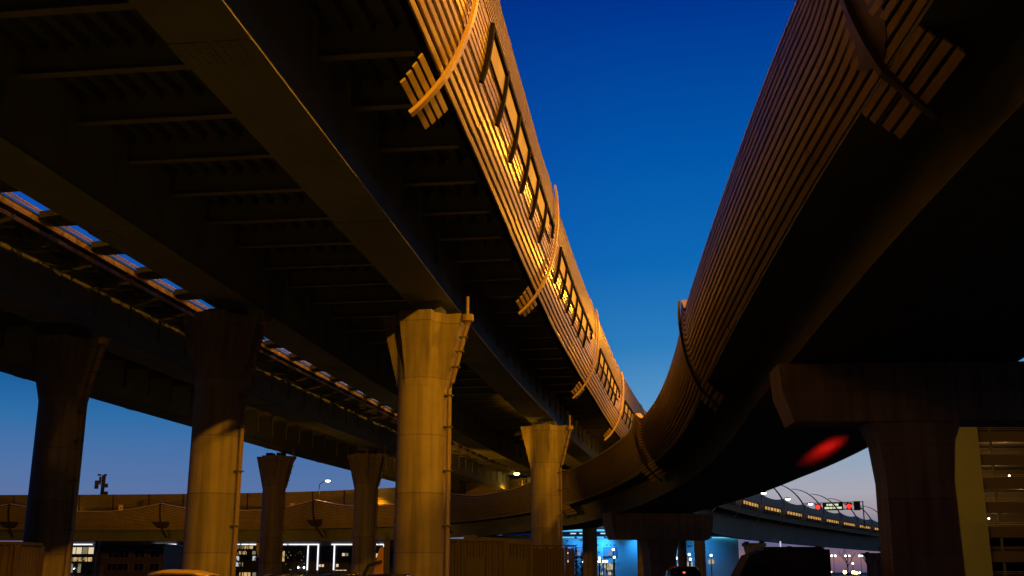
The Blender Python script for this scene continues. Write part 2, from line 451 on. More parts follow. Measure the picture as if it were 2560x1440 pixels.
for i in range(len(rib_s) - 1):
    a, b = rib_s[i], rib_s[i + 1]
    n = 34 if main.at(a)[1] < 132 else 12
    def sheets(prof, m_, nm, ns, jit):
        mb = MB(); w = (b - a) / ns
        for j in range(ns):
            jo, jz = random.uniform(-jit, jit), random.uniform(-jit, jit); nn = max(3, n // ns)
            sweep(mb, main, [a + w * j + .012 + (w - .024) * (q / nn) for q in range(nn + 1)], (lambda d: [(o + jo, z + jz) for o, z in (prof(d) if callable(prof) else prof)]))
            if nm == 'panel':
                for lp in PLANKS:
                    e = random.uniform(-.006, .006)
                    sweep(mb, main, [a + w * j + .012 + (w - .024) * (q / nn) for q in range(nn + 1)], [(o + jo + e, z + jz) for o, z in lp])
        mb.build(nm, m_, nb)
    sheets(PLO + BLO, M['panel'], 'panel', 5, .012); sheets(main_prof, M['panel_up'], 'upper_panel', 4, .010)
    mb = MB(); sweep(mb, main, [a + .02 + (b - a - .04) * (j / n) for j in range(n + 1)], GAP_SHADE); mb.build('gap_shade_sheet', M['gap_shade'], nb)
TUCK = Section([(-.85, -.92), (-.6, -.70), (-.27, -.34), (0, 0)])
def rib_outline(top=True):
    pts = [TUCK.at(TUCK.a[-1] * k / 5) for k in range(5)] + [SEC.at(aT * k / 18) for k in range(17 if top else 15)]
    return [(o + no * .12, z + nz * .12, no, nz) for o, z, no, nz in pts]
for i, d in enumerate(rib_s[1:]):
    mb = MB(); bar(mb, main, d, rib_outline(), .125, .11); rb = mb.build('rib', M['rib'], nb)
    y = main.at(d)[1]
    if y < 118:                                  # ribbed bracket hanging below the barrier at each rib
        mb = MB()
        for j in range(4):
            o, z, no, nz = TUCK.at(.2 + j * .245)
            o2, z2, _, _ = TUCK.at(.2 + j * .245 + .165)
            w0 = 1.45 + .07 * j; w1 = 1.6 + .06 * j
            lo = [main.P(d - w0, o, z), main.P(d + w1, o, z), main.P(d + w1, o2, z2), main.P(d - w0, o2, z2)]
            hi = [p + Vector((0, 0, 0)) for p in (main.P(d - w0, o + no * .06, z + nz * .06), main.P(d + w1, o + no * .06, z + nz * .06), main.P(d + w1, o2 + no * .06, z2 + nz * .06), main.P(d - w0, o2 + no * .06, z2 + nz * .06))]
            mb.hexa(lo, hi)
        mb.build('bracket_panel', M['panel'], nb)
    if y > 132:                                  # curved mast rising from the rib and reaching over the road
        pts = []
        for q in range(15):
            t = q / 14
            pts.append(main.P(d, 1.0 - 9.5 * t ** 1.5, 4.3 + 8.0 * math.sin(t * math.pi / 2 * .96)))
        mb = MB(); mb.tube(pts, [.26 - .16 * q / 14 for q in range(15)], 6); mb.build('mast', M['pole'], nb)
WP = 3.3
def on(d, z, proud):
    o, zz, no, nz = SEC.at(SEC.arc_z(z)); return main.P(d, o + no * proud, zz + nz * proud)
def strip(mb, d0, d1, z0, z1, p0, p1, n=4):
    """slab lying on the barrier between two stations and heights"""
    rings = []
    for q in range(n + 1):
        z = z0 + (z1 - z0) * q / n
        rings.append([on(d0, z, p0), on(d1, z, p0), on(d1, z, p1), on(d0, z, p1)])
    mb.loft(rings)
for i in range(1, len(rib_s) - 1):
    y = main.at(rib_s[i])[1]
    if y < -5 or 118 < y < 212: continue
    far = y > 190
    for q in range(6):
        d = rib_s[i] + 3.0 + WP * q
        fr = MB()
        wl = .1 if not far else .16
        strip(fr, d - wl, d + wl, 1.25, 3.12, .03, .16, 6)             # mullion
        strip(fr, d + wl, d + WP - wl, 2.97, 3.12, .03, .15, 1)       # head
        strip(fr, d + wl, d + WP - wl, 2.14, 2.2, .03, .08, 1)       # transom
        if q == 5: strip(fr, d + WP - wl, d + WP + wl * .6, 2.45, 3.12, .03, .15, 4)
        w = fr.build('window', M['frame'], nb)
        pn = MB(); strip(pn, d + wl + .02, d + WP - wl - (.02 if q < 5 else 1.4), 2.22, 2.95, .02, .05, 4)
        pn.build('pane', M['pane_far'] if far else M['pane'], w)

# ---------------------------------------------------------------- curved ramp on the right
def tpeak(d):
    pts = [(0, 5.6), (ramp.near(10.9, 63), 5.4), (ramp.near(11.9, 93), 4.5), (ramp.near(5.3, 117), 3.9), (ramp.near(-9, 144), 4.1), (ramp.L, 4.3)]
    for (a, u), (b, v) in zip(pts, pts[1:]):
        if d <= b: return u + (v - u) * (d - a) / (b - a)
    return pts[-1][1]
sramp = stations(0, ramp.L, 1.2, 2., ramp.near(5, 118))
rv = thing('ramp_viaduct', tuple(ramp.P(ramp.near(10, 48), 7.3, -11.5))[:2] + (0,), 'dark curving ramp viaduct on the right, sweeping under the other roads to the far left', 'viaduct')
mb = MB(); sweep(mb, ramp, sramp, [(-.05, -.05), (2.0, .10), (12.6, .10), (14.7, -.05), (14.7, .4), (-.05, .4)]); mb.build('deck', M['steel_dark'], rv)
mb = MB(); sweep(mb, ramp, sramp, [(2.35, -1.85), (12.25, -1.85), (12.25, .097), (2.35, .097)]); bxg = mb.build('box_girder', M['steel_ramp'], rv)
mb = MB(); sweep(mb, ramp, sramp, [(2.2, -1.9), (12.4, -1.9), (12.4, -1.853), (2.2, -1.853)]); mb.build('bottom_flange', M['steel_dark'], bxg)

post_s = [ramp.near(9.2, -12), ramp.near(9.4, 24.5), ramp.near(11.2, 63)] + [ramp.near(*circ(t, 0)[:2]) for t in (.115, .37, .64, .91, 1.21, 1.48)] + [ramp.near(-118, 188)]
RSEC = Section([(0, 0), (-.38, .75), (-.72, 1.7), (-.97, 2.8), (-1.1, 3.9), (-1.12, 4.8), (-1.08, 5.4)])
# Section normals point to +o for a rising line: flip for a barrier that faces -o
RSEC.at0 = RSEC.at
def _flip(a):
    o, z, no, nz = RSEC.at0(a); return o, z, -no, -nz
RSEC.at = _flip
rT = RSEC.a[-1]
RPL = plank_loops(RSEC, 0, rT - .02, .36, .11, .05, -.03)
RP = [(lambda q: (q[0] - q[2] * .07, q[1] - q[3] * .07))(RSEC.at(rT * k / 14)) for k in range(15)]
RB = [RSEC.at(rT * k / 8) for k in range(8, -1, -1)]
RB = [(o - no * .16, z - nz * .16) for o, z, no, nz in RB]
def rscale(d):
    low = .77 if d < 160 else .70
    return tpeak(d) / 5.4, kscal(d, post_s, low, 2.9 if d < 160 else 11.)
def rmap(d, pts):
    s, k = rscale(d)
    return [(o * (.6 + .4 * s), z * s * (1 + (k - 1) * min(1, max(0, z) / .5))) for o, z in pts]
def ramp_prof(d): return rmap(d, RP + RB)
rb = thing('noise_barrier', tuple(ramp.P(ramp.near(10, 48), 0, 0)), 'brown striped noise barrier with scalloped top on the inner curve of the ramp', 'noise barrier')
for i in range(len(post_s) - 1):
    a, b = post_s[i], post_s[i + 1]; n = max(14, int((b - a) / (.6 if a < 170 else 1.1)))
    mb = MB(); ns = max(4, int((b - a) / 6)); w = (b - a) / ns
    for j in range(ns):
        jo, jz = random.uniform(-.014, .014), random.uniform(-.012, .012); nn = max(4, n // ns)
        st_ = [a + w * j + .012 + (w - .024) * q / nn for q in range(nn + 1)]
        for lp in RPL:
            e = random.uniform(-.008, .008); sweep(mb, ramp, st_, (lambda d: [(o + jo + e, z + jz) for o, z in rmap(d, lp)]))
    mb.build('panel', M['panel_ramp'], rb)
    mb = MB(); sweep(mb, ramp, [a + .02 + (b - a - .04) * j / n for j in range(n + 1)], ramp_prof); mb.build('gap_shade_sheet', M['gap_shade'], rb)
    mb = MB()
    def cap_prof(d):
        s, k = rscale(d); o, z = RSEC.at(rT)[:2]; o *= (.6 + .4 * s); z = z * s * k
        return [(o - .05, z + .004), (o + .40, z + .004), (o + .40, z + .10), (o - .05, z + .10)]
    sweep(mb, ramp, [a + .1 + (b - a - .2) * j / n for j in range(n + 1)], cap_prof); mb.build('top_cap', M['cap'], rb)
RT = [(1.15, -1.25), (.72, -.85), (.3, -.4)]
for d in post_s[1:-1]:
    s, k = rscale(d)
    pts = [(o, z, -.8, -.6) for o, z in RT]
    for q in range(17):
        o, z, no, nz = RSEC.at(rT * q / 16); pts.append((o * (.6 + .4 * s) + no * .1, z * s + nz * .1, no, nz))
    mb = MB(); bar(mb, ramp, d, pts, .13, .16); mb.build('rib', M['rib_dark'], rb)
    # dark rounded sheet standing in for the shaded opening round the rib, flat side up
    mb = MB(); rings = []
    near_ = d < ramp.near(11.2, 50)
    for q in range(9):
        z = .25 + (1.75 - .25) * q / 8; w = 1.7 * math.sqrt(max(.02, 1 - ((1.75 - z) / 1.52) ** 2))
        a_ = RSEC.arc_z(z); o, zz, no, nz = RSEC.at(a_)
        z_ = zz * s; o *= (.6 + .4 * s)
        rings.append([ramp.P(d - w, o + no * .05, z_ + nz * .05), ramp.P(d + w, o + no * .05, z_ + nz * .05), ramp.P(d + w, o + no * .09, z_ + nz * .09), ramp.P(d - w, o + no * .09, z_ + nz * .09)])
    mb.loft(rings); mb.build('opening_shade', M['rib_dark'], rb)
    mb = MB()
    if ramp.at(d)[1] < 120 and d < 170:                                 # tucked bracket strips
        for j in range(5):
            f0, f1 = j / 5, j / 5 + .14
            def rt(f):
                x = f * 2; i_ = min(1, int(x)); u = x - i_
                p, q_ = ((0, 0),) + tuple(RT[::-1][:2]), None
                a_, b_ = ((0, 0), RT[2], RT[1], RT[0])[i_ + 0], ((0, 0), RT[2], RT[1], RT[0])[i_ + 1]
                return a_[0] + (b_[0] - a_[0]) * u * 1.45, a_[1] + (b_[1] - a_[1]) * u * 1.45
            o, z = rt(f0); o2, z2 = rt(f1); w0, w1 = 2.2 + .1 * j, 2.3 - .1 * j
            lo = [ramp.P(d - w0, o, z), ramp.P(d + w1, o, z), ramp.P(d + w1, o2, z2), ramp.P(d - w0, o2, z2)]
            hi = [p + Vector((-.05, 0, -.04)) for p in lo]
            mb.hexa(lo, hi)
        mb.build('bracket_panel', M['panel_ramp'], rb)
# outer barrier of the ramp: straight top, posts every six metres
ob = thing('noise_barrier', tuple(ramp.P(ramp.near(10, 48), 14.6, 0)), 'straight topped brown noise barrier on the ramp, rising behind the scalloped one', 'noise barrier')
def outer_prof(d):
    pts = [(14.75, -.3)]
    z = .05
    pts2 = []
    zt = 5.4 + .4 * sm(150, 220, d)
    while z < zt:
        o = 14.62 - .05 * z
        pts2 += [(o, z), (o, z + .26), (o + .05, z + .27), (o + .05, z + .35)]; z += .36
    return [(14.62, -.3)] + pts2[:60] + [(14.62 - .05 * zt, zt), (14.84 - .05 * zt, zt), (14.9, -.3)]
n_ = 60
segs = stations(ramp.near(9.2, -12), ramp.near(-118, 188), 30., 30., 0)
for a, b in zip(segs, segs[1:]):
    mb = MB(); sweep(mb, ramp, [a + .02 + (b - a - .04) * j / 15 for j in range(16)], lambda d: (lambda p: p)(outer_prof(d if abs(d - (a + b) / 2) < 0 else (a + b) / 2)))
    mb.build('panel', M['panel_ramp'], ob)
d = ramp.near(5, 118)
while d < ramp.near(-112, 187.5):
    mb = MB(); t = ramp.tan(d)
    p0, p1 = ramp.P(d, 14.56, .1), ramp.P(d, 14.3, 5.75)
    mb.tube([p0, p1], .12, 4); mb.build('post', M['rib_dark'], ob); d += 6.

# ---------------------------------------------------------------- piers
def make_pier(name, H, rS, label, cat, group, loc, rz):
    root = thing(name, (0, 0, 0), label, cat, group)
    zf = H - 3.15
    mb = MB(); mb.loft([[(rS * math.cos(2 * math.pi * k / 48), rS * math.sin(2 * math.pi * k / 48), z) for k in range(48)] for z in (0, zf)]); mb.build('shaft', M['concrete'], root)
    angs = sorted(set([round(2 * math.pi * k / 72, 4) for k in range(72)] +
        [round((q + sgn * a) % (2 * math.pi), 4) for q in (0, math.pi) for sgn in (1, -1) for a in (math.atan2(.5, 1.75), math.atan2(.62, 1.12))] +
        [round((q + sgn * a) % (2 * math.pi), 4) for q in (math.pi / 2, 3 * math.pi / 2) for sgn in (1, -1) for a in (math.atan2(.72, 1.55), math.atan2(.8, 1.05))]))
    def rtop(f):
        c, s = abs(math.cos(f)) + 1e-6, abs(math.sin(f)) + 1e-6
        return max(min(1.75 / c, .5 / s), min(.72 / c, 1.5 / s), 1.18)
    rings = []
    for q in range(9):
        t = q / 8
        rings.append([((rS + (max(rtop(f), rS * .98) - rS) * t) * math.cos(f), (rS + (max(rtop(f), rS * .98) - rS) * t) * math.sin(f), zf + (H - zf) * t) for f in angs])
    mb = MB(); mb.loft(rings); hd = mb.build('head', M['concrete'], root)
    for sx in (-.55, .55):
        b = MB(); b.box((sx, 0, H), (.6, .8, .35), base=True); b.build('bearing', M['steel_dark'], root)
    # rainwater pipe down the right side
    x0 = rS + .16
    mb = MB(); mb.tube([(1.98, -.35, H - .45), (1.9, -.33, H - .75), (x0 + .12, -.3, zf + .25), (x0, -.28, zf - .05), (x0, -.28, .3)], .10, 8)
    pp = mb.build('downpipe', M['pipe'], root)
    mb = MB(); mb.loft([[(1.98 + r * math.cos(2 * math.pi * k / 12), -.35 + r * math.sin(2 * math.pi * k / 12), H + z) for k in range(12)] for r, z in ((.11, -.5), (.16, -.4), (.27, -.32), (.27, -.05), (.2, -.05), (.18, -.2))]); mb.build('funnel', M['pipe'], pp)
    mb = MB(); mb.tube([(1.98, -.35, H - .1), (1.98, -.35, H + .75)], .07, 8); mb.build('inlet_pipe', M['pipe'], pp)
    for z in (1.2, 3.4, 5.6, 7.4, zf - .3):
        b = MB(); b.box((x0 - .03, -.28, z), (.34, .27, .05)); b.build('clamp', M['steel_dark'], pp)
    for f in (.3, .6, .88):
        x = x0 + .12 + (1.9 - x0 - .12) * f; z = zf + .25 + (H - .75 - zf - .25) * f
        b = MB(); b.box((x - .03, -.31, z), (.34, .27, .05)); b.build('clamp', M['steel_dark'], pp)
    root.location = loc; root.rotation_euler = (0, 0, rz)
    return root
GP = 'round concrete piers with flared heads'
piers = [
    (-3.75, 45.2, -.20, 'round concrete pier nearest the centre, brightly lit, drainpipe with funnel on its right'),
    (-12.35, 45.4, -.20, 'round concrete pier left of the centre one, lit below a diagonal shadow'),
    (-20.9, 50.0, -.20, 'dim round concrete pier at the far left beside the dark site cabin'),
    (2.45, 81.2, -.22, 'lit round concrete pier under the gold barrier with crooked drainpipe, right of the centre pier'),
    (-13.5, 101.2, -.25, 'slender looking far pier with drainpipe just left of the big centre pier'),
    (-22.4, 103.2, -.25, 'dark far pier standing against the blue sky between the two left foreground piers'),
    (20.2, 169.8, -.35, 'dark distant pier under the ramp right of the blue arena windows'),
    (12.0, 172.0, -.35, 'dark distant pier between the two bright blue arena openings'),
    (39.3, 233.0, -.4, 'distant black pier at the right end of the blue arena'),
    (43.4, 284.0, -.4, 'thin distant black pier between narrow blue slits'),
]
proto = None
for x, y, rz, lab in piers:
    if proto is None:
        o = proto = make_pier('viaduct_pier', 12.15, 1.06, lab, 'pier', GP, (x, y, 0), rz)
    else:
        o = copy_tree(proto); o['label'] = lab; o.location = (x, y, 0); o.rotation_euler = (0, 0, rz)

def hammer_pier(d, oc, half, stem_w, label):
    """crosshead pier of the ramp: flared stem, deep beam with tapered ends"""
    p = ramp.P(d, oc, 0); t = ramp.tan(d); n = Vector((t.y, -t.x, 0))
    top = ramp.P(d, oc, -1.9).z - .12
    root = thing('ramp_pier', (p.x, p.y, 0), label, 'pier', 'crosshead piers of the ramp')
    c0 = Vector((p.x, p.y, 0))
    def quad(w, th, z, sh=0): return [c0 + n * a + t * b + Vector((0, 0, z)) for a, b in ((-w, -th), (w, -th), (w, th), (-w, th))]
    h = stem_w / 2; low = top - 2.6
    mb = MB(); mb.loft([quad(h * 1.04, .95, 0), quad(h, .95, low - 2.6), quad(h * 1.12, 1.0, low - .9), quad(h * 1.35, 1.02, low)]); mb.build('stem', M['concrete'], root)
    mb = MB(); mb.loft([quad(half - .55, 1.15, low), quad(half - .1, 1.2, low + 1.3), quad(half, 1.2, top)]); mb.build('crosshead', M['concrete'], root)
    for a in (-3.5, 3.5):
        b = MB(); q = c0 + n * a; b.box((q.x, q.y, top), (.8, .8, .11), base=True); b.build('bearing', M['steel_dark'], root)
    return root
hammer_pier(ramp.near(10.4, 48.8), 7.45, 5.85, 2.9, 'massive dark concrete pier with wide crosshead at the right, in front of the parking garage')
hammer_pier(ramp.near(*circ(.29, 0)[:2]), 7.3, 5.6, 2.7, 'black crosshead pier right beside the blue lit openings')
hammer_pier(ramp.near(*circ(.615, 0)[:2]), 7.3, 5.4, 2.1, 'dark pier far under the ramp left of the blue arena roof strip')
hammer_pier(ramp.near(*circ(1.07, 0)[:2]), 7.3, 1.9, 1.9, 'dark ramp pier hidden behind the far pier against the sky')

def wall_pier(y, w, label):
    d = my(y); p = main.P(d, -6.5, 0); t = main.tan(d); n = Vector((t.y, -t.x, 0)); c0 = Vector((p.x, p.y, 0)); top = main.P(d, 0, haunch(d)).z - .45
    root = thing('viaduct_pier', (p.x, p.y, 0), label, 'pier', 'wide wall piers of the distant viaduct')
    def quad(w_, th, z): return [c0 + n * a + t * b + Vector((0, 0, z)) for a, b in ((-w_, -th), (w_, -th), (w_, th), (-w_, th))]
    mb = MB(); mb.loft([quad(w * .44, 1.1, 0), quad(w * .42, 1.1, top - 3), quad(w * .5, 1.3, top - .8)]); mb.build('stem', M['concrete'], root)
    mb = MB(); mb.loft([quad(w * .56, 1.5, top - .797), quad(w * .56, 1.5, top)]); mb.build('crosshead', M['concrete'], root)
    for a in (-w * .4, w * .4):
        q = c0 + n * a; b = MB(); b.box((q.x, q.y, top), (1.2, 1.2, .44), base=True); b.build('bearing', M['steel_dark'], root)
wall_pier(292, 5.2, 'wide dark distant pier between the two grey sky openings above the van')
wall_pier(344, 11, 'wide black distant pier at the left of the sunset gap')
wall_pier(446, 13, 'black distant pier at the right of the sunset gap, beside the massive near pier')

# ---------------------------------------------------------------- street lamps
def street_lamp(base, h, adir, alen, lens, label, group, power=0, col=(1, .45, .06), rise=.5, head=.32, spot=None, r=.1):
    root = thing('street_lamp', base, label, 'street lamp', group)
    x, y, z = base; ax, ay = adir
    mb = MB()
    mb.tube([(x, y, z), (x, y, z + h * .9)], [r, r * .7], 8); mb.build('pole', M['pole'], root)
    pts = [(x + ax * alen * f, y + ay * alen * f, z + h * .9 + h * .1 * math.sin(f * math.pi / 2) ) for f in (0, .15, .35, .6, 1)]
    mb = MB(); mb.tube(pts, r * .6, 6); mb.build('arm', M['pole'], root)
    hx, hy, hz = pts[-1]
    mb = MB(); mb.sphere((hx, hy, hz + .07), head, 6, .35); hd = mb.build('lamp_head', M['pole'], root)
    mb = MB(); mb.sphere((hx, hy, hz - head * .22), head * .92, 6, .5); mb.build('lens', lens, hd)
    if power:
        ld = bpy.data.lights.new('lamp_light', 'SPOT' if spot else 'POINT'); ld.energy = power; ld.color = col; ld.shadow_soft_size = .25
        lo = bpy.data.objects.new('lamp_light', ld); C.objects.link(lo)
        lo.location = Vector((hx, hy, hz - head * .9)) - Vector(base); lo.parent = root
        if spot:
            tgt, ang, bl = spot
            ld.spot_size = R(ang); ld.spot_blend = bl
            lo.rotation_euler = (Vector(tgt) - Vector((hx, hy, hz - head * .9))).to_track_quat('-Z', 'Y').to_euler()
    return root
AMB = (1.0, .375, .008)
GL = 'street lamps on the ramp'
# key lamps: on the near ramp beside and above the camera, out of the picture
street_lamp((10.2, 2.0, 14.4), 8.3, (-1, 0), 1.6, M['lamp_amber'], 'amber street lamp reaching out over the inner edge of the near ramp', GL, 47000, AMB, spot=((-3, 60, 4), 150, .6))
for k, y in enumerate((-6, 20, 46, 72, 94)):
    p = ramp.P(ramp.near(10, y), 13.6, .4); q = ramp.P(ramp.near(10, y), 6.6, .4)
    v = (q - p); v.z = 0; L_ = v.length; v.normalize()
    street_lamp(tuple(p), 12.6, (v.x, v.y), L_, M['lamp_amber'], 'tall amber street lamp on the near ramp hidden above its deck', GL, 16000, AMB)
# car park lamp, then unseen lamps added to light ramp, piers and tower
street_lamp((-6.1, 76, 0), 9.0, (1, 0), .4, M['lamp_amber'], 'amber car park lamp hidden behind the big centre pier', 'car park lamps', 6500, AMB, spot=((10.5, 96, 16), 46, 1.0))
street_lamp((-7.2, 92, 0), 8.0, (0, 1), .4, M['lamp_amber'], 'added unseen amber lamp behind the big centre pier, lighting the ramp curve', 'car park lamps', 13000, AMB, spot=((-2.0, 131, 8), 62, .7))  # added out of sight to brighten the ramp panels at the bend
street_lamp((-20.0, 76, 0), 6.0, (1, 0), .4, M['lamp_amber'], 'added unseen low amber lamp behind the pier with the diagonal shadow, lighting the far piers', 'car park lamps', 2200, AMB, spot=((-18.5, 102, 3), 110, .7))  # unseen, added to lift the dark far piers
street_lamp((-58.5, 140, 0), 8.0, (0, 1), .4, M['lamp_amber'], 'added unseen amber lamp behind the far left pier, lighting the ramp barrier', 'car park lamps', 14000, AMB, spot=((-66, 182, 7), 125, .6))  # unseen helper aimed at the far left ramp barrier
street_lamp((-35.5, 129, 0), 8.0, (0, 1), .4, M['lamp_amber'], 'added unseen amber lamp behind the pier with the diagonal shadow, lighting the ramp barrier', 'car park lamps', 14000, AMB, spot=((-30, 170, 7), 125, .6))  # unseen helper for the middle of the far ramp barrier
street_lamp((43.0, 120, 0), 10.0, (1, .3), 1.0, M['lamp_amber'], 'unseen amber lamp added behind the massive right pier to light the garage tower', 'car park lamps', 1800, (1, .80, .13))  # added behind the pier for the glow on the tower
# lamps on the far curve of the ramp, in view
def ramp_lamp(th, o, h, label, power, adir=None, alen=1.0, lens=None):
    d = ramp.near(*circ(th, 0)[:2]); p = ramp.P(d, o, .4); t = ramp.tan(d)
    street_lamp(tuple(p), h, adir or (t.y * -1, t.x), alen, lens or M['lamp_amber'], label, GL, power * 1.2, AMB, head=.42, spot=((p.x + (adir or (-t.y, t.x))[0] * alen, p.y + (adir or (-t.y, t.x))[1] * alen, 0), 128, .6))
ramp_lamp(.652, 13.6, 5.9, 'glowing street lamp beside the bright corner of the outer ramp barrier', 3200)
ramp_lamp(.763, 13.4, 7.4, 'glowing street lamp just right of the centre pier drainpipe', 800)
ramp_lamp(.92, 1.2, 6.7, 'lit street lamp on a bent pole standing against the sky at the ramp barrier peak', 1500, (1, .15), 1.2, M['lamp_white'])
ramp_lamp(1.24, 13.3, 6.4, 'ramp street lamp hidden behind the pier with the diagonal shadow', 2200)
ramp_lamp(1.475, 13.3, 6.4, 'ramp street lamp hidden behind the dim far left pier', 2200)
ramp_lamp(.93, 13.3, 5.6, 'street lamp hidden behind the drainpipe far pier lighting the barrier corner', 5000)
# lamps over the two main decks
for y in (36, 66, 98):
    p = main.P(my(y), -15.4, 1.55)
    street_lamp(tuple(p), 8., (-.99, .1), 1.0, M['lamp_amber'], 'road lamp standing high on the main viaduct beside the gap', 'street lamps on the main viaduct', 700, AMB)
for k, y in enumerate((277, 299, 322, 348, 375, 401)):
    d = my(y); p = main.P(d, -14.5, 1.55); t = main.tan(d); n = Vector((t.y, -t.x, 0))
    street_lamp(tuple(p), 8.3, (n.x * .9 + t.x * .1, n.y * .9), 3.2, M['lamp_white'], ('leftmost', 'second from left', 'third from left', 'third from right', 'second from right', 'rightmost')[k] + ' white lamp on an arm above the distant blue grey barrier', 'lamps over the distant barrier', 0, head=.85, r=.2)
# red signal lamp behind the crosshead of the near ramp pier
root = thing('signal_lamp', (19.3, 50.6, 8.0), 'red warning lamp behind the right crosshead, throwing red light on the ramp underside', 'signal lamp')
b = MB(); b.box((19.3, 50.5, 8.0), (1.5, .3, .7)); b.build('housing', M['black'], root)
b = MB(); b.box((19.3, 50.665, 8.0), (1.36, .02, .56)); b.build('lens', M['red'], root)
ld = bpy.data.lights.new('signal_light', 'AREA'); ld.shape = 'RECTANGLE'; ld.size = 1.3; ld.size_y = .5; ld.energy = 130; ld.color = (1, .01, .008); ld.spread = R(3.2)
lo = bpy.data.objects.new('signal_light', ld); C.objects.link(lo); lo.parent = root; lo.location = (0, .12, 0)
lo.rotation_euler = (Vector((21.3, 71, 9.5)) - Vector((19.3, 50.72, 8.0))).to_track_quat('-Z', 'Y').to_euler()

# ---------------------------------------------------------------- sign gantry on the distant viaduct
def gantry():
    d = my(380); t = main.tan(d); n = Vector((t.y, -t.x, 0))
    base = main.P(d, -14, .75)
    root = thing('sign_gantry', tuple(base), 'sign gantry over the distant viaduct with two red signals and a lit message board', 'sign gantry')
    def at(o, z): return main.P(d, o, z + .9)
    mb = MB()
    for o in (-15.5, 5.0):
        mb.tube([at(o, .75), at(o, 9.6)], .2, 6)
    mb.build('post', M['pole'], root)
    mb = MB()
    for z in (9.4, 6.9): mb.tube([at(-15.5, z), at(5.0, z)], .12, 6)
    for k in range(11):
        o = -15.5 + 2.05 * k
        if k < 10: mb.tube([at(o, 9.4), at(o + 2.05, 6.9)], .06, 5)
        mb.tube([at(o, 9.4), at(o, 6.9)], .06, 5)
    mb.build('truss', M['pole'], root)
    def board(o0, o1, z0, z1, off, m, name, par):
        mb = MB(); v = -t * off
        mb.hexa([at(o0, z0) + v, at(o1, z0) + v, at(o1, z0) + v + t * .1, at(o0, z0) + v + t * .1], [at(o0, z1) + v, at(o1, z1) + v, at(o1, z1) + v + t * .1, at(o0, z1) + v + t * .1])
        return mb.build(name, m, par)
    bd = board(-8.6, -1.6, 6.7, 9.3, .5, M['black'], 'message_board', root)
    mw = emat('message_glow', (.9, 1.0, .62), 1.0)
    random.seed(4)
    for o0, o1, z0 in ((-7.2, -3.2, 8.25), (-7.9, -2.4, 7.2)):
        mb = MB(); o = o0
        while o < o1:
            w = random.choice((.22, .28, .34)); v = -t * .54
            for zz, hh in ((z0, .68),):
                a = [at(o, zz) + v, at(o + w, zz) + v, at(o + w, zz) + v + t * .03, at(o, zz) + v + t * .03]
                mb.hexa(a, [q + Vector((0, 0, hh)) for q in a])
            o += w + random.choice((.07, .07, .25))
        mb.build('text_row', mw, bd)
    for o in (-10.2, .4):
        sg = board(o - .95, o + .95, 6.8, 9.1, .5, M['black'], 'signal', root)
        c = at(o, 7.95) - t * .56
        mb = MB(); mb.loft([[c + (n * math.cos(2 * math.pi * k / 16) + Vector((0, 0, 1)) * math.sin(2 * math.pi * k / 16)) * .78 - t * q for k in range(16)] for q in (0, .06)]); mb.build('lens', M['red'], sg)
    board(2.0, 4.2, 6.5, 9.6, .5, M['pole'], 'cabinet', root)
gantry()

# ---------------------------------------------------------------- antenna mast behind the ramp
def antenna():
    x, y = -85.2, 228.
    root = thing('antenna_mast', (x, y, 0), 'mobile antenna mast with panels rising above the ramp against the left sky', 'antenna mast')
    mb = MB(); mb.tube([(x, y, 0), (x, y, 21.0)], [.55, .34], 10); mb.build('pole', M['pole'], root)
    dk = mat('antenna_grey', (.10, .10, .09), .6, 0, .2, 1)
    for px, pz, w, h in ((-.75, 21.1, .55, .35), (.55, 21.1, .55, .35), (-.45, 20.0, .4, 1.5), (.45, 20.1, .4, 1.6), (-1.1, 19.1, .75, 1.7), (.95, 18.9, .6, .8), (.95, 16.9, .85, 1.6)):
        mb = MB(); mb.box((x + px, y - .6, pz), (w, .35, h), .15)
        pn = mb.build('antenna_panel', dk, root)
        mb = MB(); mb.tube([(x, y, pz), (x + px, y - .5, pz)], .07, 5); mb.build('bracket', M['pole'], pn)
antenna()

# ---------------------------------------------------------------- small signs on the ramp barrier
def ramp_sign(th, w, h, label, arrow):
    d = ramp.near(*circ(th, 0)[:2]); t = ramp.tan(d); s, k = rscale(d)
    p = ramp.P(d, -.85, 5.4 * s * k - .05); root = thing('small_sign', tuple(p), label, 'sign')
    n = Vector((t.y, -t.x, 0)); v = -n
    def plate(a0, a1, z0, z1, off, m, name):
        mb = MB(); A = [p + t * a0 + n * -off + Vector((0, 0, z0)), p + t * a1 + n * -off + Vector((0, 0, z0))]
        A += [A[1] + n * .03, A[0] + n * .03]; mb.hexa(A, [q + Vector((0, 0, z1 - z0)) for q in A]); return mb.build(name, m, root)
    plate(-w / 2, w / 2, 0, h, .0, mat('sign_face_yellow', (.75, .58, .18), .5, 0, 0), 'plate')
    if arrow:
        mb = MB(); q = p + v * .04
        pts = [(-.16, .5), (.16, .74), (.05, .5), (.16, .26)]
        a = [q + t * x + Vector((0, 0, z * h)) for x, z in pts]; bk = [u - v * .02 for u in a]
        mb.add(a + bk, [(0, 1, 2), (0, 2, 3), (6, 5, 4), (7, 6, 4), (0, 4, 5, 1), (1, 5, 6, 2), (2, 6, 7, 3), (3, 7, 4, 0)])
        mb.build('arrow', mat('sign_red', (.55, .02, .02), .5, 0, 0), root)
ramp_sign(1.29, .85, 1.0, 'small yellow sign with red arrow on the ramp barrier top at left', True)
ramp_sign(.955, .95, .5, 'small low blank sign on the ramp barrier top left of the bent pole lamp', False)

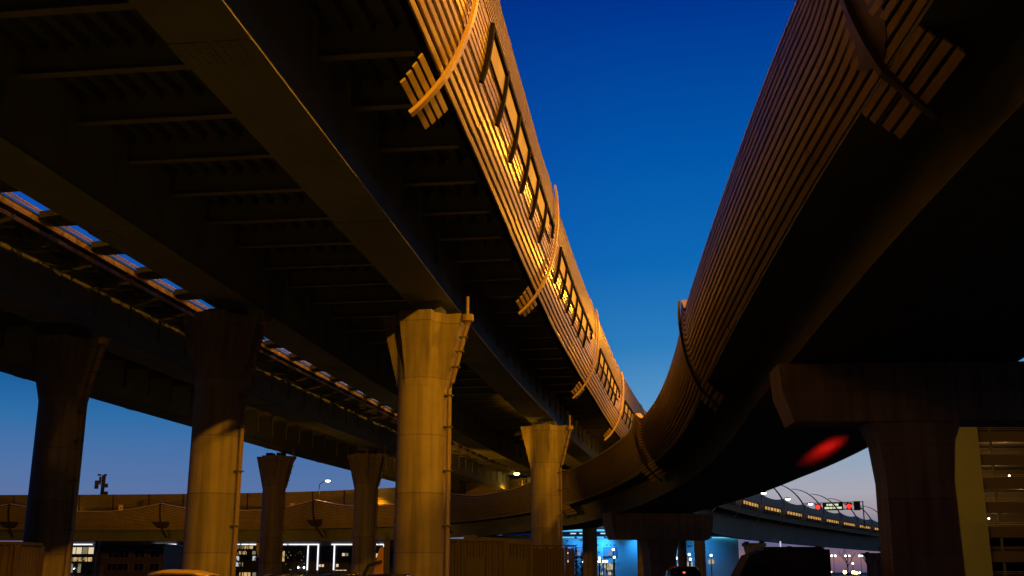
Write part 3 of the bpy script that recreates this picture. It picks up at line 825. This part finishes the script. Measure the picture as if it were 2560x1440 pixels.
# ---------------------------------------------------------------- buildings
def facade_box(mb, x0, x1, y0, y1, z0, z1): mb.box(((x0 + x1) / 2, (y0 + y1) / 2, (z0 + z1) / 2), (x1 - x0, y1 - y0, z1 - z0))
def office():
    Y = 262.
    root = thing('office_building', (-66, Y, 0), 'glazed office building with white light strips and lit rooms, low in the left background', 'building')
    wl = mat('office_wall', (.16, .16, .19), .5, 0, .1, .2)
    mb = MB(); facade_box(mb, -112, -24, Y, Y + 25, 0, 9.6); mb.build('wall', wl, root)
    gl = mat('office_glass', (.012, .018, .022), .4, 0, .3, .4)
    led = emat('led_strip', (.95, .93, 1.0), 1.5)
    cols = [emat('room_cream', (1, .80, .5), .75), emat('room_warm', (1, .66, .25), .6), emat('room_white', (.8, .88, .9), .6), emat('room_dim', (.8, .7, .4), .25)]
    X = lambda u: (u - 1280) / 2745. * Y
    def patch(u0, u1, v0, v1, m, name, off=.06, par=None):
        z0, z1 = CAMZ + (1429 - v1) / 2745. * Y, CAMZ + (1429 - v0) / 2745. * Y
        mb = MB(); facade_box(mb, X(u0), X(u1), Y - off, Y - .01, z0, z1); return mb.build(name, m, par or root)
    for u0, u1 in ((172, 250), (395, 450), (576, 655), (712, 803), (834, 900), (925, 968)):
        patch(u0, u1, 1362.4, 1365, led, 'led_strip', .3)
    for u0 in (775, 800, 840):
        patch(u0, u0 + 2.6, 1365.6, 1425, led, 'led_strip', .3)
    patch(962, 965, 1365.6, 1378, led, 'led_strip', .3)
    for u0, u1 in ((168, 255), (400, 452), (572, 660), (712, 774), (779, 799), (805, 839), (845, 985)):
        patch(u0, u1, 1367, 1434, gl, 'glass_wall', .05)
    random.seed(3)
    def rooms(u0, u1, v0, v1, n, m, p):
        for k in range(n):
            if random.random() < p:
                w = (u1 - u0) / n
                f = patch(u0 + w * k + .5, u0 + w * (k + 1) - .6, v0, v1, M['frame'], 'window', .07)
                patch(u0 + w * k + .9, u0 + w * (k + 1) - 1.0, v0 + .6, v1 - .6, m if random.random() < .8 else cols[3], 'pane', .09, f)
    rooms(174, 248, 1370, 1387, 5, cols[0], 1); rooms(174, 246, 1394, 1405, 6, cols[1], .95); rooms(172, 240, 1409, 1432, 7, cols[3], .5)
    rooms(584, 652, 1366.5, 1375, 6, cols[1], .9); rooms(578, 650, 1379, 1388, 6, cols[1], .7); rooms(577, 650, 1391, 1403, 7, cols[2], .75); rooms(585, 630, 1406, 1417, 4, cols[2], .7)
    rooms(706, 720, 1379, 1405, 2, cols[1], .9); rooms(803, 818, 1411, 1418, 2, cols[0], 1); rooms(846, 854, 1410, 1418, 1, cols[0], 1); rooms(860, 877, 1384, 1392, 2, cols[0], 1)
    rooms(930, 955, 1385, 1396, 2, cols[0], 1); rooms(845, 874, 1424, 1427, 3, cols[0], .9)
    rooms(578, 652, 1430, 1440, 7, cols[1], .8)
    random.seed(5)
    for k in range(22):
        u, v = random.uniform(722, 770), random.uniform(1378, 1425)
        patch(u, u + random.uniform(1, 3), v, v + random.uniform(1, 3), cols[3], 'room_light', .08)
    for u, v in ((755, 1419), (769, 1419), (171, 1422), (186, 1422), (205, 1422)):
        mb = MB(); mb.sphere((X(u), Y - .5, CAMZ + (1429 - v) / 2745. * Y), .22, 5); mb.build('entrance_light', M['lamp_cool'], root)
office()
def dark_house():
    Y = 236.
    X = lambda u: (u - 1280) / 2745. * Y
    Z = lambda v: CAMZ + (1429 - v) / 2745. * Y
    root = thing('low_building', (X(335), Y, 0), 'dark two storey building with unlit windows in front of the glowing office', 'building')
    wl = mat('dark_render', (.13, .10, .065), .8, 0, .2, .3)
    mb = MB(); facade_box(mb, X(248), X(420), Y, Y + 14, 0, Z(1365)); mb.build('wall', wl, root)
    mb = MB(); facade_box(mb, X(244), X(424), Y - .4, Y + 14.3, Z(1365) + .003, Z(1362)); mb.build('roof', mat('roof_edge', (.3, .24, .15), .7, 0, .1, .4), root)
    tr = mat('house_trim', (.22, .16, .09), .7, 0, .1, .4)
    for v0, v1 in ((1378, 1397), (1408, 1428)):
        for u in (284, 312, 350, 388):
            mb = MB(); facade_box(mb, X(u) - .3, X(u + 24) + .3, Y - .12, Y - .003, Z(v1), Z(v0)); f = mb.build('window', tr, root)
            for h in (0, 1):
                mb = MB(); facade_box(mb, X(u + 12 * h) + .05, X(u + 12 * h + 11), Y - .16, Y - .125, Z(v1) + .15, Z(v0) - .15); mb.build('pane', M['glass_dark'], f)
    mb = MB(); facade_box(mb, X(266), X(284), Y - 2, Y - .5, 0, Z(1417)); mb.build('porch', tr, root)
dark_house()
def arena():
    Y = 332.
    X = lambda u: (u - 1280) / 2745. * Y
    Z = lambda v: CAMZ + (1429 - v) / 2745. * Y
    root = thing('arena_building', (30, Y, 0), 'large arena lit bright blue by floodlights, seen through gaps under the ramp', 'building')
    wl = mat('arena_cladding', (.55, .6, .62), .5, 0, .05, .1)
    mb = MB(); rings = []
    n = 30
    for z in (0, Z(1347)):
        rings.append([(X(1255) + (X(1850) - X(1255)) * k / n, Y + 6 * (2 * k / n - 1) ** 2, z) for k in range(n + 1)] + [(X(1850), Y + 50, z), (X(1255), Y + 50, z)])
    mb.loft(rings); mb.build('wall', wl, root)
    db = mat('arena_roof_band', (.03, .08, .2), .3, 0, .1, .1); cy = emat('cyan_light_line', (.10, .62, 1.0), 1.1)
    def band(v0, v1, off, m, name, z_up=0):
        mb = MB(); rings = []
        for z in (Z(v1), Z(v0)):
            rings.append([(X(1255) + (X(1850) - X(1255)) * k / n, Y + 6 * (2 * k / n - 1) ** 2 - off, z) for k in range(n + 1)] + [(X(1850), Y + 20, z), (X(1255), Y + 20, z)])
        mb.loft(rings); return mb.build(name, m, root)
    band(1330, 1346.8, .5, db, 'roof_band'); band(1345, 1347.3, .8, cy, 'light_line'); band(1327.5, 1332, .9, cy, 'light_line')
    band(1322, 1327.3, .2, db, 'roof_parapet')
    wm = emat('arena_white_dash', (.75, .9, 1), .9); dk = mat('arena_vent', (.03, .05, .1), .5, 0, 0)
    def patch(u0, u1, v0, v1, m, name, off=.35, par=None):
        kx = ((u0 + u1) / 2 - 1255) / (1850 - 1255)
        y = Y + 6 * (2 * kx - 1) ** 2
        mb = MB(); facade_box(mb, X(u0), X(u1), y - off, y + .4, Z(v1), Z(v0)); return mb.build(name, m, par or root)
    for u0, u1 in ((1425, 1439), (1447, 1458), (1499, 1511), (1513, 1516)): patch(u0, u1, 1336, 1338.5, wm, 'roof_window', .75)
    for u, v in ((1415, 1353), (1448, 1352), (1418, 1364), (1438, 1364), (1490, 1364), (1512, 1364), (1521, 1364), (1531, 1364), (1716, 1366), (1722, 1366), (1425, 1381), (1493, 1381)):
        patch(u, u + 4.5, v, v + 2.4, dk, 'vent', .3)
    pb = mat('arena_panel', (.25, .3, .42), .5, 0, .1, .2)
    lt = emat('poster_glow', (.5, .62, .95), .38)
    for u0 in (1429, 1506):
        f = patch(u0, u0 + 32, 1370, 1392, pb, 'billboard', .5)
        for a, b, c, e in ((8, 23, 1374, 1377.5), (8, 22, 1382, 1390)):
            patch(u0 + a, u0 + b, c, e, lt, 'poster', .56, f)
    cr = emat('foyer_glow', (1, .84, .5), .55)
    for u0, u1, v0, v1 in ((1414, 1424, 1415, 1423), (1420, 1430, 1408, 1412), (1494, 1500, 1408, 1414), (1511, 1528, 1410, 1424), (1505, 1512, 1412, 1419), (1496, 1504, 1430, 1436), (1517, 1524, 1430, 1436)):
        patch(u0, u1, v0, v1, cr, 'foyer_window', .4)
    for u0, u1, v in ((1664, 1694, 1410), (1712, 1727, 1406), (1769, 1782, 1400)):
        patch(u0, u1, v, v + 10, emat('lit_foyer_wall', (1, .84, .6), .42), 'foyer_window', .4)
    # blue floodlights, fixed to brackets above the facade
    for u in (1318, 1436, 1508, 1590, 1678, 1765):
        x = X(u); mb = MB(); mb.box((x, Y - 4.2, Z(1347) - .2), (.8, .5, .4)); fl = mb.build('floodlight', M['black'], root)
        mb = MB(); mb.tube([(x, Y - 4.2, Z(1347)), (x, Y + 4, Z(1347) + .4)], .1, 5); mb.build('bracket', M['black'], fl)
        ld = bpy.data.lights.new('flood', 'SPOT'); ld.energy = 2600 if u != 1508 else 4800; ld.color = (.03, .36, 1.0); ld.spot_size = R(120); ld.spot_blend = 1; ld.shadow_soft_size = .4
        lo = bpy.data.objects.new('flood', ld); C.objects.link(lo); lo.parent = root
        lo.location = Vector((x, Y - 4.2, Z(1347) - .6)) - Vector(root.location)
        lo.rotation_euler = Vector((0, .75, -.65)).to_track_quat('-Z', 'Y').to_euler()
arena()
def garage():
    Y = 150.
    X = lambda u: (u - 1280) / 2745. * Y
    Z = lambda v: CAMZ + (1429 - v) / 2745. * Y * 1.0
    root = thing('parking_garage', (X(2450), Y, 0), 'multi storey parking garage with plain olive stair tower and dim lit decks at far right', 'parking garage')
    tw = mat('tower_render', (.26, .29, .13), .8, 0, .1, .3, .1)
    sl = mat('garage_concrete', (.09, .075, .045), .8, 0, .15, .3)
    mb = MB(); facade_box(mb, X(2340), X(2462), Y, Y + 7, 0, 26.5); mb.build('stair_tower', tw, root)
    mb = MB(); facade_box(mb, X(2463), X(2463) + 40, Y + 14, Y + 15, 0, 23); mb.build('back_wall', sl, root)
    rail = mat('garage_rail', (.5, .4, .22), .4, .3, .1, 1)
    lv = [1430, 1360 + 45, 1340, 1278, 1216, 1150, 1085]
    zs = [0.2 + 3.25 * k for k in range(8)]
    for k, z in enumerate(zs):
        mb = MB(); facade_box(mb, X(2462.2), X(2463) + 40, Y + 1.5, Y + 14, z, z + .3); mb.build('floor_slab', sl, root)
        mb = MB(); facade_box(mb, X(2462.3), X(2463) + 40, Y + 1.2, Y + 1.45, z - .6, z + .9); mb.build('parapet', sl, root)
        if k < 7:
            for h in (1.15, 1.4):
                mb = MB(); mb.tube([(X(2463), Y + 1.3, z + h), (X(2463) + 40, Y + 1.3, z + h)], .035, 5); mb.build('rail', rail, root)
            for q in range(4):
                mb = MB(); facade_box(mb, X(2463) + 2.2 + q * 5.5, X(2463) + 2.5 + q * 5.5, Y + 1.6, Y + 1.9, z + .3, z + 3.2); mb.build('column', M['steel_dark'], root)
    for u, v in ((2495, 1096), (2467, 1127), (2501, 1159), (2473, 1184), (2554, 1194), (2482, 1243), (2489, 1302), (2556, 1064)):
        mb = MB(); mb.sphere((X(u) + .5, Y + 4, Z(v) + .25), .13, 5); mb.build('ceiling_light', M['lamp_white'], root)
    mb = MB(); facade_box(mb, X(2511), X(2538), Y + 2.6, Y + 2.8, Z(1263.5), Z(1261)); mb.build('tube_light', M['lamp_cool'], root)
    for z, x in ((15.5, 4), (12.2, 7), (9, 3.5), (18.6, 6)):
        ld = bpy.data.lights.new('deck_light', 'POINT'); ld.energy = 900; ld.color = (1, .55, .2); ld.shadow_soft_size = .1
        lo = bpy.data.objects.new('deck_light', ld); C.objects.link(lo); lo.parent = root; lo.location = Vector((X(2463) + x, Y + 5, z)) - Vector(root.location)
garage()

# ---------------------------------------------------------------- cabins, vehicles
def cabin(x, y, w, dpt, h, rz, col, label, group=None):
    root = thing('site_cabin', (x, y, 0), label, 'site cabin', group)
    m = mat('cabin_paint', col, .6, 0, .2, 1.2, .1)
    ca, sa = math.cos(rz), math.sin(rz)
    tr = lambda a, b: (x + a * ca - b * sa, y + a * sa + b * ca)
    mb = MB()
    # corrugated wall ring
    ring = []
    def side(p, q, n):
        for k in range(n):
            for f, off in ((k / n + .05 / n, 0), (k / n + .4 / n, 0), (k / n + .5 / n, .04), (k / n + .9 / n, .04)):
                dx, dy = q[0] - p[0], q[1] - p[1]; l = math.hypot(dx, dy)
                ring.append((p[0] + dx * f - dy / l * off, p[1] + dy * f + dx / l * off))
    a, b = w / 2, dpt / 2
    side((-a, -b), (a, -b), max(4, int(w / .28))); side((a, -b), (a, b), max(4, int(dpt / .28))); side((a, b), (-a, b), max(4, int(w / .28))); side((-a, b), (-a, -b), max(4, int(dpt / .28)))
    mb.loft([[(*tr(*p), z) for p in ring] for z in (.15, h - .12)]); mb.build('wall', m, root)
    mb = MB(); mb.box((x, y, h - .118), (w + .1, dpt + .1, .12), rz, base=True); mb.build('roof', m, root)
    for sx in (-1, 1):
        for sy in (-1, 1):
            mb = MB(); mb.box((*tr(sx * (a + .02), sy * (b + .02)), 0), (.16, .16, h - .125), rz, base=True); mb.build('corner_post', m, root)
    px, py = tr(a * .15, -b - .05)
    mb = MB(); mb.box((px, py, .2), (.85, .05, 2.0), rz, base=True); dr = mb.build('door', M['rib_dark'], root)
    px, py = tr(a * .15 + .3, -b - .1)
    mb = MB(); mb.box((px, py, 1.2), (.12, .05, .05), rz); mb.build('handle', M['pole'], dr)
    return root
cabin(-23.0, 43.6, 8.0, 2.4, 2.72, .04, (.07, .05, .025), 'dark corrugated site cabin at the far left edge in front of the dim pier')
cabin(-1.95, 51.5, 3.1, 2.5, 3.05, .06, (.04, .032, .018), 'brown corrugated site cabin directly right of the big centre pier', 'cabins right of the centre pier')
cabin(.05, 53.8, 1.6, 2.4, 2.95, .03, (.04, .032, .018), 'narrower brown cabin standing between the other cabin and the low hoarding', 'cabins right of the centre pier')
# low hoarding right of the cabins
root = thing('hoarding', (1.6, 56, 0), 'low dark plank hoarding at the foot of the lit pier with crooked drainpipe', 'hoarding')
for k in range(14):
    mb = MB(); mb.box((.95 + k * .16, 55.5 + .01 * (k % 2), 0), (.15, .04, 2.72 + .04 * (k % 3)), 0, base=True); mb.build('board', mat('plank_brown', (.05, .036, .02), .8, 0, .2, 2) if k == 0 else bpy.data.materials['plank_brown'], root)
mb = MB(); mb.box((2.0, 55.55, 2.85), (2.4, .14, .08)); mb.build('top_rail', bpy.data.materials['plank_brown'], root)

def make_car(paint, label, loc, rz, L=4.5, W=1.82, H=1.56, lit=True, group='cars parked under the viaduct'):
    root = thing('parked_car', (0, 0, 0), label, 'car', group)
    prof = [(-L / 2, .35, .62, .92), (-L / 2 + .12, .3, .82, .97), (-L / 2 + .7, .25, .93, 1.0), (-L / 2 + 1.1, .24, .98, 1.0), (0, .24, .98, 1.0), (L / 2 - 1.1, .24, .96, 1.0), (L / 2 - .25, .26, .84, .96), (L / 2 - .05, .3, .70, .9), (L / 2, .4, .55, .82)]
    hw = W / 2
    mb = MB(); rings = []
    for x, zl, zh, k in prof:
        w = hw * k
        rings.append([(x, -w * .96, zl), (x, -w, zl + .18), (x, -w, zh - .12), (x, -w * .93, zh), (x, 0, zh + .02), (x, w * .93, zh), (x, w, zh - .12), (x, w, zl + .18), (x, w * .96, zl)])
    mb.loft(rings); mb.build('body', paint, root, True)
    # greenhouse: roof and glass
    cab = [(-L / 2 + .35, .95, .02), (-L / 2 + .75, H - .14, .80), (-L / 2 + 1.25, H - .02, .82), (-.15, H, .82), (L / 2 - 1.95, H - .08, .80), (L / 2 - 1.15, .97, .9)]
    mb = MB(); rings = []
    for x, z, k in cab:
        w = hw * .92; wt = hw * .80
        z0 = .93
        rings.append([(x, -w, z0), (x, -wt if z > 1.1 else -w, max(z - .08, z0 + .01)), (x, -wt * .8, max(z, z0 + .015)), (x, 0, max(z + .02, z0 + .02)), (x, wt * .8, max(z, z0 + .015)), (x, wt if z > 1.1 else w, max(z - .08, z0 + .01)), (x, w, z0)])
    mb.loft(rings); mb.build('windows', M['glass_dark'], root, True)
    mb = MB(); rings = []
    for x, z, k in cab[1:5]:
        wt = hw * .815
        rings.append([(x, -wt, z - .1), (x, -wt * .82, z + .022), (x, 0, z + .045), (x, wt * .82, z + .022), (x, wt, z - .1), (x, wt * .8, z - .04), (x, -wt * .8, z - .04)])
    mb.loft(rings); mb.build('roof', paint, root, True)
    for sx, sy in ((-1, -1), (-1, 1), (1, -1), (1, 1)):
        x, y = sx * (L / 2 - .85), sy * (hw - .12)
        mb = MB(); mb.tube([(x, y - .11, .33), (x, y + .11, .33)], .33, 20); wh = mb.build('wheel', M['rubber'], root)
        mb = MB(); mb.tube([(x, y + sy * .112, .33), (x, y + sy * .13, .33)], .21, 14); mb.build('rim', M['pole'], wh)
    for sy in (-1, 1):
        mb = MB(); mb.box((-L / 2 + .06, sy * (hw - .25), .72), (.1, .34, .16)); mb.build('taillight', M['tail'] if lit else mat('red_plastic', (.2, .01, .01), .3, 0, 0), root)
        mb = MB(); mb.box((L / 2 - .12, sy * (hw - .3), .64), (.2, .36, .14)); mb.build('headlight', M['glass_dark'], root)
        mb = MB(); mb.box((L / 2 - 1.35, sy * (hw + .08), 1.0), (.1, .2, .13)); mb.build('mirror', paint, root)
    if lit:
        mb = MB(); mb.box((-L / 2 + .66, .1, H - .3), (.08, .12, .07)); mb.build('brake_light', M['tail'], root)
    root.location = loc; root.rotation_euler = (0, 0, rz)
    return root
pg = mat('car_paint_pale', (.55, .42, .18), .3, .1, .05, 1); pd = mat('car_paint_dark', (.03, .026, .022), .25, .2, .05, 1)
make_car(pg, 'pale car catching the amber light at the bottom edge between two left piers', (-10.55, 34, 0), math.pi, 4.5, 1.85, 1.63, False)
c2 = make_car(pd, 'dark car at the bottom edge right of the slim far left pier', (-10.0, 52, 0), .2, 4.5, 1.82, 1.50, False)
c3 = copy_tree(c2); c3.location = (-8.3, 57, 0); c3.rotation_euler = (0, 0, .9); c3['label'] = 'dark car at the bottom edge just left of the drainpipe far pier'
c4 = copy_tree(c2); c4.location = (-4.2, 41, 0); c4.rotation_euler = (0, 0, 1.2); c4['label'] = 'dark car at the foot of the big centre pier'
make_car(pd, 'dark car with one glowing red tail light under the right ramp', (9.4, 62, 0), math.pi / 2, 4.6, 1.9, 1.86, True)

def box_vehicle(name, x0, x1, y0, y1, h, col, label, cat, cab_left):
    root = thing(name, ((x0 + x1) / 2, (y0 + y1) / 2, 0), label, cat)
    m = mat('van_paint', col, .4, 0, .15, 1)
    yc, hw = (y0 + y1) / 2, (y1 - y0) / 2
    def shell(pts, m_, nm, ins=.0):
        mb = MB(); rings = []
        for w, k in ((-hw + ins, .0), (-hw * .96 + ins, .06), (hw * .96 - ins, .06), (hw - ins, .0)):
            rings.append([(x, yc + w, z + (k if z > 1 else 0)) for x, z in pts])
        mb.loft(rings); return mb.build(nm, m_, root)
    if cab_left:
        body = shell([(x0, .45), (x0, 1.05), (x0 + .75, 1.25), (x0 + 1.35, h - .25), (x0 + 2.0, h - .03), (x1, h), (x1, .45)], m, 'body')
        mb = MB(); mb.hexa([(x0 + .80, yc - hw * .85, 1.33), (x0 + .80, yc + hw * .85, 1.33), (x0 + .88, yc + hw * .85, 1.33), (x0 + .88, yc - hw * .85, 1.33)], [(x0 + 1.28, yc - hw * .8, h - .32), (x0 + 1.28, yc + hw * .8, h - .32), (x0 + 1.36, yc + hw * .8, h - .32), (x0 + 1.36, yc - hw * .8, h - .32)]); mb.build('windscreen', M['glass_dark'], root)
        mb = MB(); mb.box((x0 + 1.75, yc - hw - .01, 1.6), (.8, .03, .6)); mb.build('side_window', M['glass_dark'], root)
        mb = MB(); mb.box((x0 + 1.2, yc - hw - .15, 1.45), (.12, .25, .35)); mb.build('mirror', M['black'], root)
    else:
        shell([(x0, .9), (x0, h), (x1, h), (x1, .9)], m, 'cargo_box')
        mb = MB(); mb.box(((x0 + x1) / 2, yc, .75), (x1 - x0 - .2, 2 * hw * .7, .25)); mb.build('chassis', M['black'], root)
        for k in range(7):
            mb = MB(); mb.box((x0 + (x1 - x0) * (k + .5) / 7, yc - hw - .012, .95), (.06, .03, h - 1.0), 0, base=True); mb.build('side_rib', m, root)
    for x in (x0 + .8, x1 - .8):
        for sy in (-1, 1):
            mb = MB(); mb.tube([(x, yc + sy * (hw - .25), .38), (x, yc + sy * (hw - .01), .38)], .38, 18); wh = mb.build('wheel', M['rubber'], root)
            mb = MB(); mb.tube([(x, yc + sy * (hw - .005), .38), (x, yc + sy * (hw + .02), .38)], .22, 12); mb.build('rim', M['pole'], wh)
box_vehicle('delivery_van', 9.35, 14.3, 50, 52, 2.52, (.05, .04, .02), 'dark delivery van facing left under the right ramp', 'van', True)
box_vehicle('box_truck', 12.6, 15.5, 55.5, 58, 2.75, (.09, .02, .012), 'dark reddish box truck behind the delivery van', 'truck', False)
# tipping skip by the far pier with drainpipe
root = thing('tipped_skip', (-9.3, 79, 0), 'orange sloping skip tipped up beside the far pier with drainpipe', 'skip')
mo = mat('skip_orange', (.42, .22, .07), .6, 0, .2, 1.5)
mb = MB(); mb.hexa([(-10.0, 78, .2), (-9.0, 78, .2), (-9.0, 80, .2), (-10.4, 80, .2)], [(-9.3, 78, 3.2), (-9.06, 78, 3.3), (-9.06, 80, 3.3), (-9.4, 80, 3.2)]); mb.build('bin', mo, root)
mb = MB(); mb.box((-8.86, 78.6, 0), (.36, .5, 3.75), 0, base=True); mb.build('post', M['rib_dark'], root)
mb = MB(); mb.tube([(-10.4, 77.8, 1.2), (-10.0, 77.7, 2.0), (-9.5, 77.7, 2.2), (-9.1, 77.8, 2.3)], .12, 6); mb.build('hose', M['rubber'], root)

# ---------------------------------------------------------------- bare trees in the background
def bare_tree(x, y, h, seed, label, group, cone=False):
    random.seed(seed)
    root = thing('bare_tree', (x, y, 0), label, 'tree', group)
    bark = bpy.data.materials.get('bark_dark') or mat('bark_dark', (.03, .026, .02), .9, 0, .2, 3)
    mb = MB(); tw = MB()
    def grow(p, dirv, ln, r, lev):
        q = p + dirv * ln
        m_ = p + dirv * ln * .5 + Vector((random.uniform(-.06, .06), random.uniform(-.06, .06), 0)) * ln
        (mb if lev < 2 else tw).tube([p, m_, q], [r, r * .8, r * .6], 5 if lev < 2 else 3, False)
        if lev >= 4: return
        for k in range(3 if lev else 4):
            a = random.uniform(0, 6.28); sp = random.uniform(.35, .75)
            nd = (dirv + Vector((math.cos(a), math.sin(a), random.uniform(-.05, .3))) * sp).normalized()
            grow(p + (q - p) * random.uniform(.55, 1), nd, ln * random.uniform(.55, .75), r * .55, lev + 1)
    grow(Vector((x, y, 0)), Vector((random.uniform(-.05, .05), 0, 1)), h * .42, h * .02, 0)
    mb.build('trunk', bark, root); tw.build('crown', bark, root)
def fir(x, y, h, seed, label, group):
    random.seed(seed)
    root = thing('fir_tree', (x, y, 0), label, 'tree', group)
    bark = bpy.data.materials.get('bark_dark') or mat('bark_dark', (.03, .026, .02), .9, 0, .2, 3)
    leaf = bpy.data.materials.get('needle_green') or mat('needle_green', (.02, .04, .025), .8, 0, .4, 2)
    mb = MB(); mb.tube([(x, y, 0), (x, y, h)], [h * .018, .03], 6); mb.build('trunk', bark, root)
    mb = MB()
    for k in range(420):
        f = random.random() ** 1.3; z = h * (.1 + .9 * f); r = (1 - f) * h * .2 * random.uniform(.3, 1); a = random.uniform(0, 6.28)
        c = Vector((x + r * math.cos(a), y + r * math.sin(a), z - r * .25)); u = Vector((math.cos(a), math.sin(a), -.35)) * random.uniform(.3, .6); w = Vector((-math.sin(a), math.cos(a), 0)) * .13
        mb.add([c - u * .5 - w, c + u, c - u * .5 + w], [(0, 1, 2)])
    mb.build('crown', leaf, root)
TG = 'bare trees in front of the glass office'
for k, (u, Y, h, lab) in enumerate(((592, 190, 8, 'bare dark tree trunk directly right of the pier with diagonal shadow'), (614, 186, 8.5, 'bare dark tree in front of the cream lit office rooms'), (640, 192, 8, 'bare dark tree left beside the dark far pier'),
        (728, 195, 7, 'bare tree right beside the dark far pier'), (748, 192, 7.5, 'bare tree left of the white vertical light strips'), (205, 190, 5, 'bare tree in front of the bright room at far left'), (232, 196, 5.5, 'bare tree at the right end of the bright far left room'), (958, 150, 8.3, 'bare tree beside the tipped skip'))):
    bare_tree((u - 1280) / 2745. * Y, Y, h, 20 + k, lab, TG)
for k, (u, Y, h) in enumerate(((1424, 240, 6.3), (1438, 236, 6.6), (1452, 243, 5.6), (1428, 250, 4.8))):
    fir((u - 1280) / 2745. * Y, Y, h, 40 + k, ('dark fir at the left side of the left blue opening', 'tallest dark fir in the left blue opening', 'dark fir at the right side of the left blue opening', 'low dark fir behind the others in the left blue opening')[k], 'firs in front of the arena')
for k, (u, Y, h) in enumerate(((1500, 240, 4.4), (1525, 244, 4.6), (2105, 330, 9), (2160, 300, 9), (2182, 310, 9.5))):
    bare_tree((u - 1280) / 2745. * Y, Y, h, 60 + k, ('bare shrub tree at the left of the right blue opening', 'bare shrub tree at the right of the right blue opening', 'faint bare tree in the middle of the sunset gap', 'bare tree at the right of the sunset gap', 'bare tree next to the black pier base in the sunset gap')[k], 'background bare trees')

# ---------------------------------------------------------------- distant lamps and lights
def far_lamp(u, v, Y, m, r, label, group, twin=0., pole=True):
    X = (u - 1280) / 2745. * Y; z = CAMZ + (1429 - v) / 2745. * Y
    root = thing('distant_lamp', (X, Y, 0), label, 'street lamp', group)
    mb = MB(); mb.tube([(X, Y, 0), (X, Y, z)], .14, 5)
    if twin: mb.tube([(X - twin, Y, z), (X + twin, Y, z)], .1, 5)
    mb.build('pole', M['pole'], root)
    for s in ((-1, 1) if twin else (0,)):
        mb = MB(); mb.sphere((X + s * twin, Y - .15, z + (0 if twin else .1)), r, 6); mb.build('lamp_head', m, root)
for k, (u, tw) in enumerate(((2046, 1.0), (2073, 1.1), (2107.5, 1.2), (2140, .7), (2174, .8))):
    far_lamp(u, 1391, 640., M['lamp_cool'], .62, ('leftmost', 'second', 'third', 'fourth', 'rightmost')[k] + ' twin headed white lamp in the row above the sunset band', 'row of twin lamps above the sunset band', tw * .95)
for k, (u, v, r) in enumerate(((2063, 1430, .55), (2098, 1430.5, .8), (2119, 1431, .8), (2126, 1432.5, .6), (2134, 1432, .4), (2173, 1430, .55))):
    far_lamp(u, v, 520., M['lamp_amber'], r, ('small orange lamp at the left of the sunset gap', 'large orange lamp left of the middle in the sunset gap', 'orange lamp leading the cluster in the sunset gap', 'orange lamp low in the cluster of the sunset gap', 'smallest orange lamp ending the cluster in the sunset gap', 'pinkish lamp at the right end of the sunset gap')[k], 'orange lamps along the far road')
far_lamp(2119, 1410, 480., M['lamp_white'], .4, 'single white lamp in front of the sunset band', None)
for k, (u, v) in enumerate(((1420, 1385.5), (1418, 1405), (1455, 1405.5), (1459, 1378), (1496, 1397.5), (1494.5, 1405.5), (1505, 1405.5), (1513, 1405.5), (1530, 1377), (1532, 1395.5), (1677, 1406.5), (1685, 1397.5), (1717, 1389), (1719.5, 1400), (1771, 1391))):
    far_lamp(u, v, 290., M['lamp_white'], .3, 'small white lamp in front of the blue arena', 'small lamps in front of the arena')
lm = emat('white_light_column', (.75, .82, 1.0), .75); lb = emat('blue_light_column', (.12, .45, 1.0), .8)
for u, v0, v1, m, lab in ((1944, 1359, 1382, lm, 'white glowing light column in the right grey sky opening'), (1673, 1374, 1410, lb, 'pale blue glowing light column before the arena')):
    Y = 300.; X = (u - 1280) / 2745. * Y
    root = thing('light_column', (X, Y, 0), lab, 'light column')
    z0, z1 = CAMZ + (1429 - v1) / 2745. * Y, CAMZ + (1429 - v0 + 3) / 2745. * Y
    mb = MB(); mb.tube([(X, Y, 0), (X, Y, z0)], .2, 8); mb.build('post', M['pole'], root)
    mb = MB(); mb.tube([(X, Y, z0 + .01), (X, Y, z1)], .2, 8); mb.build('glowing_tube', m, root)
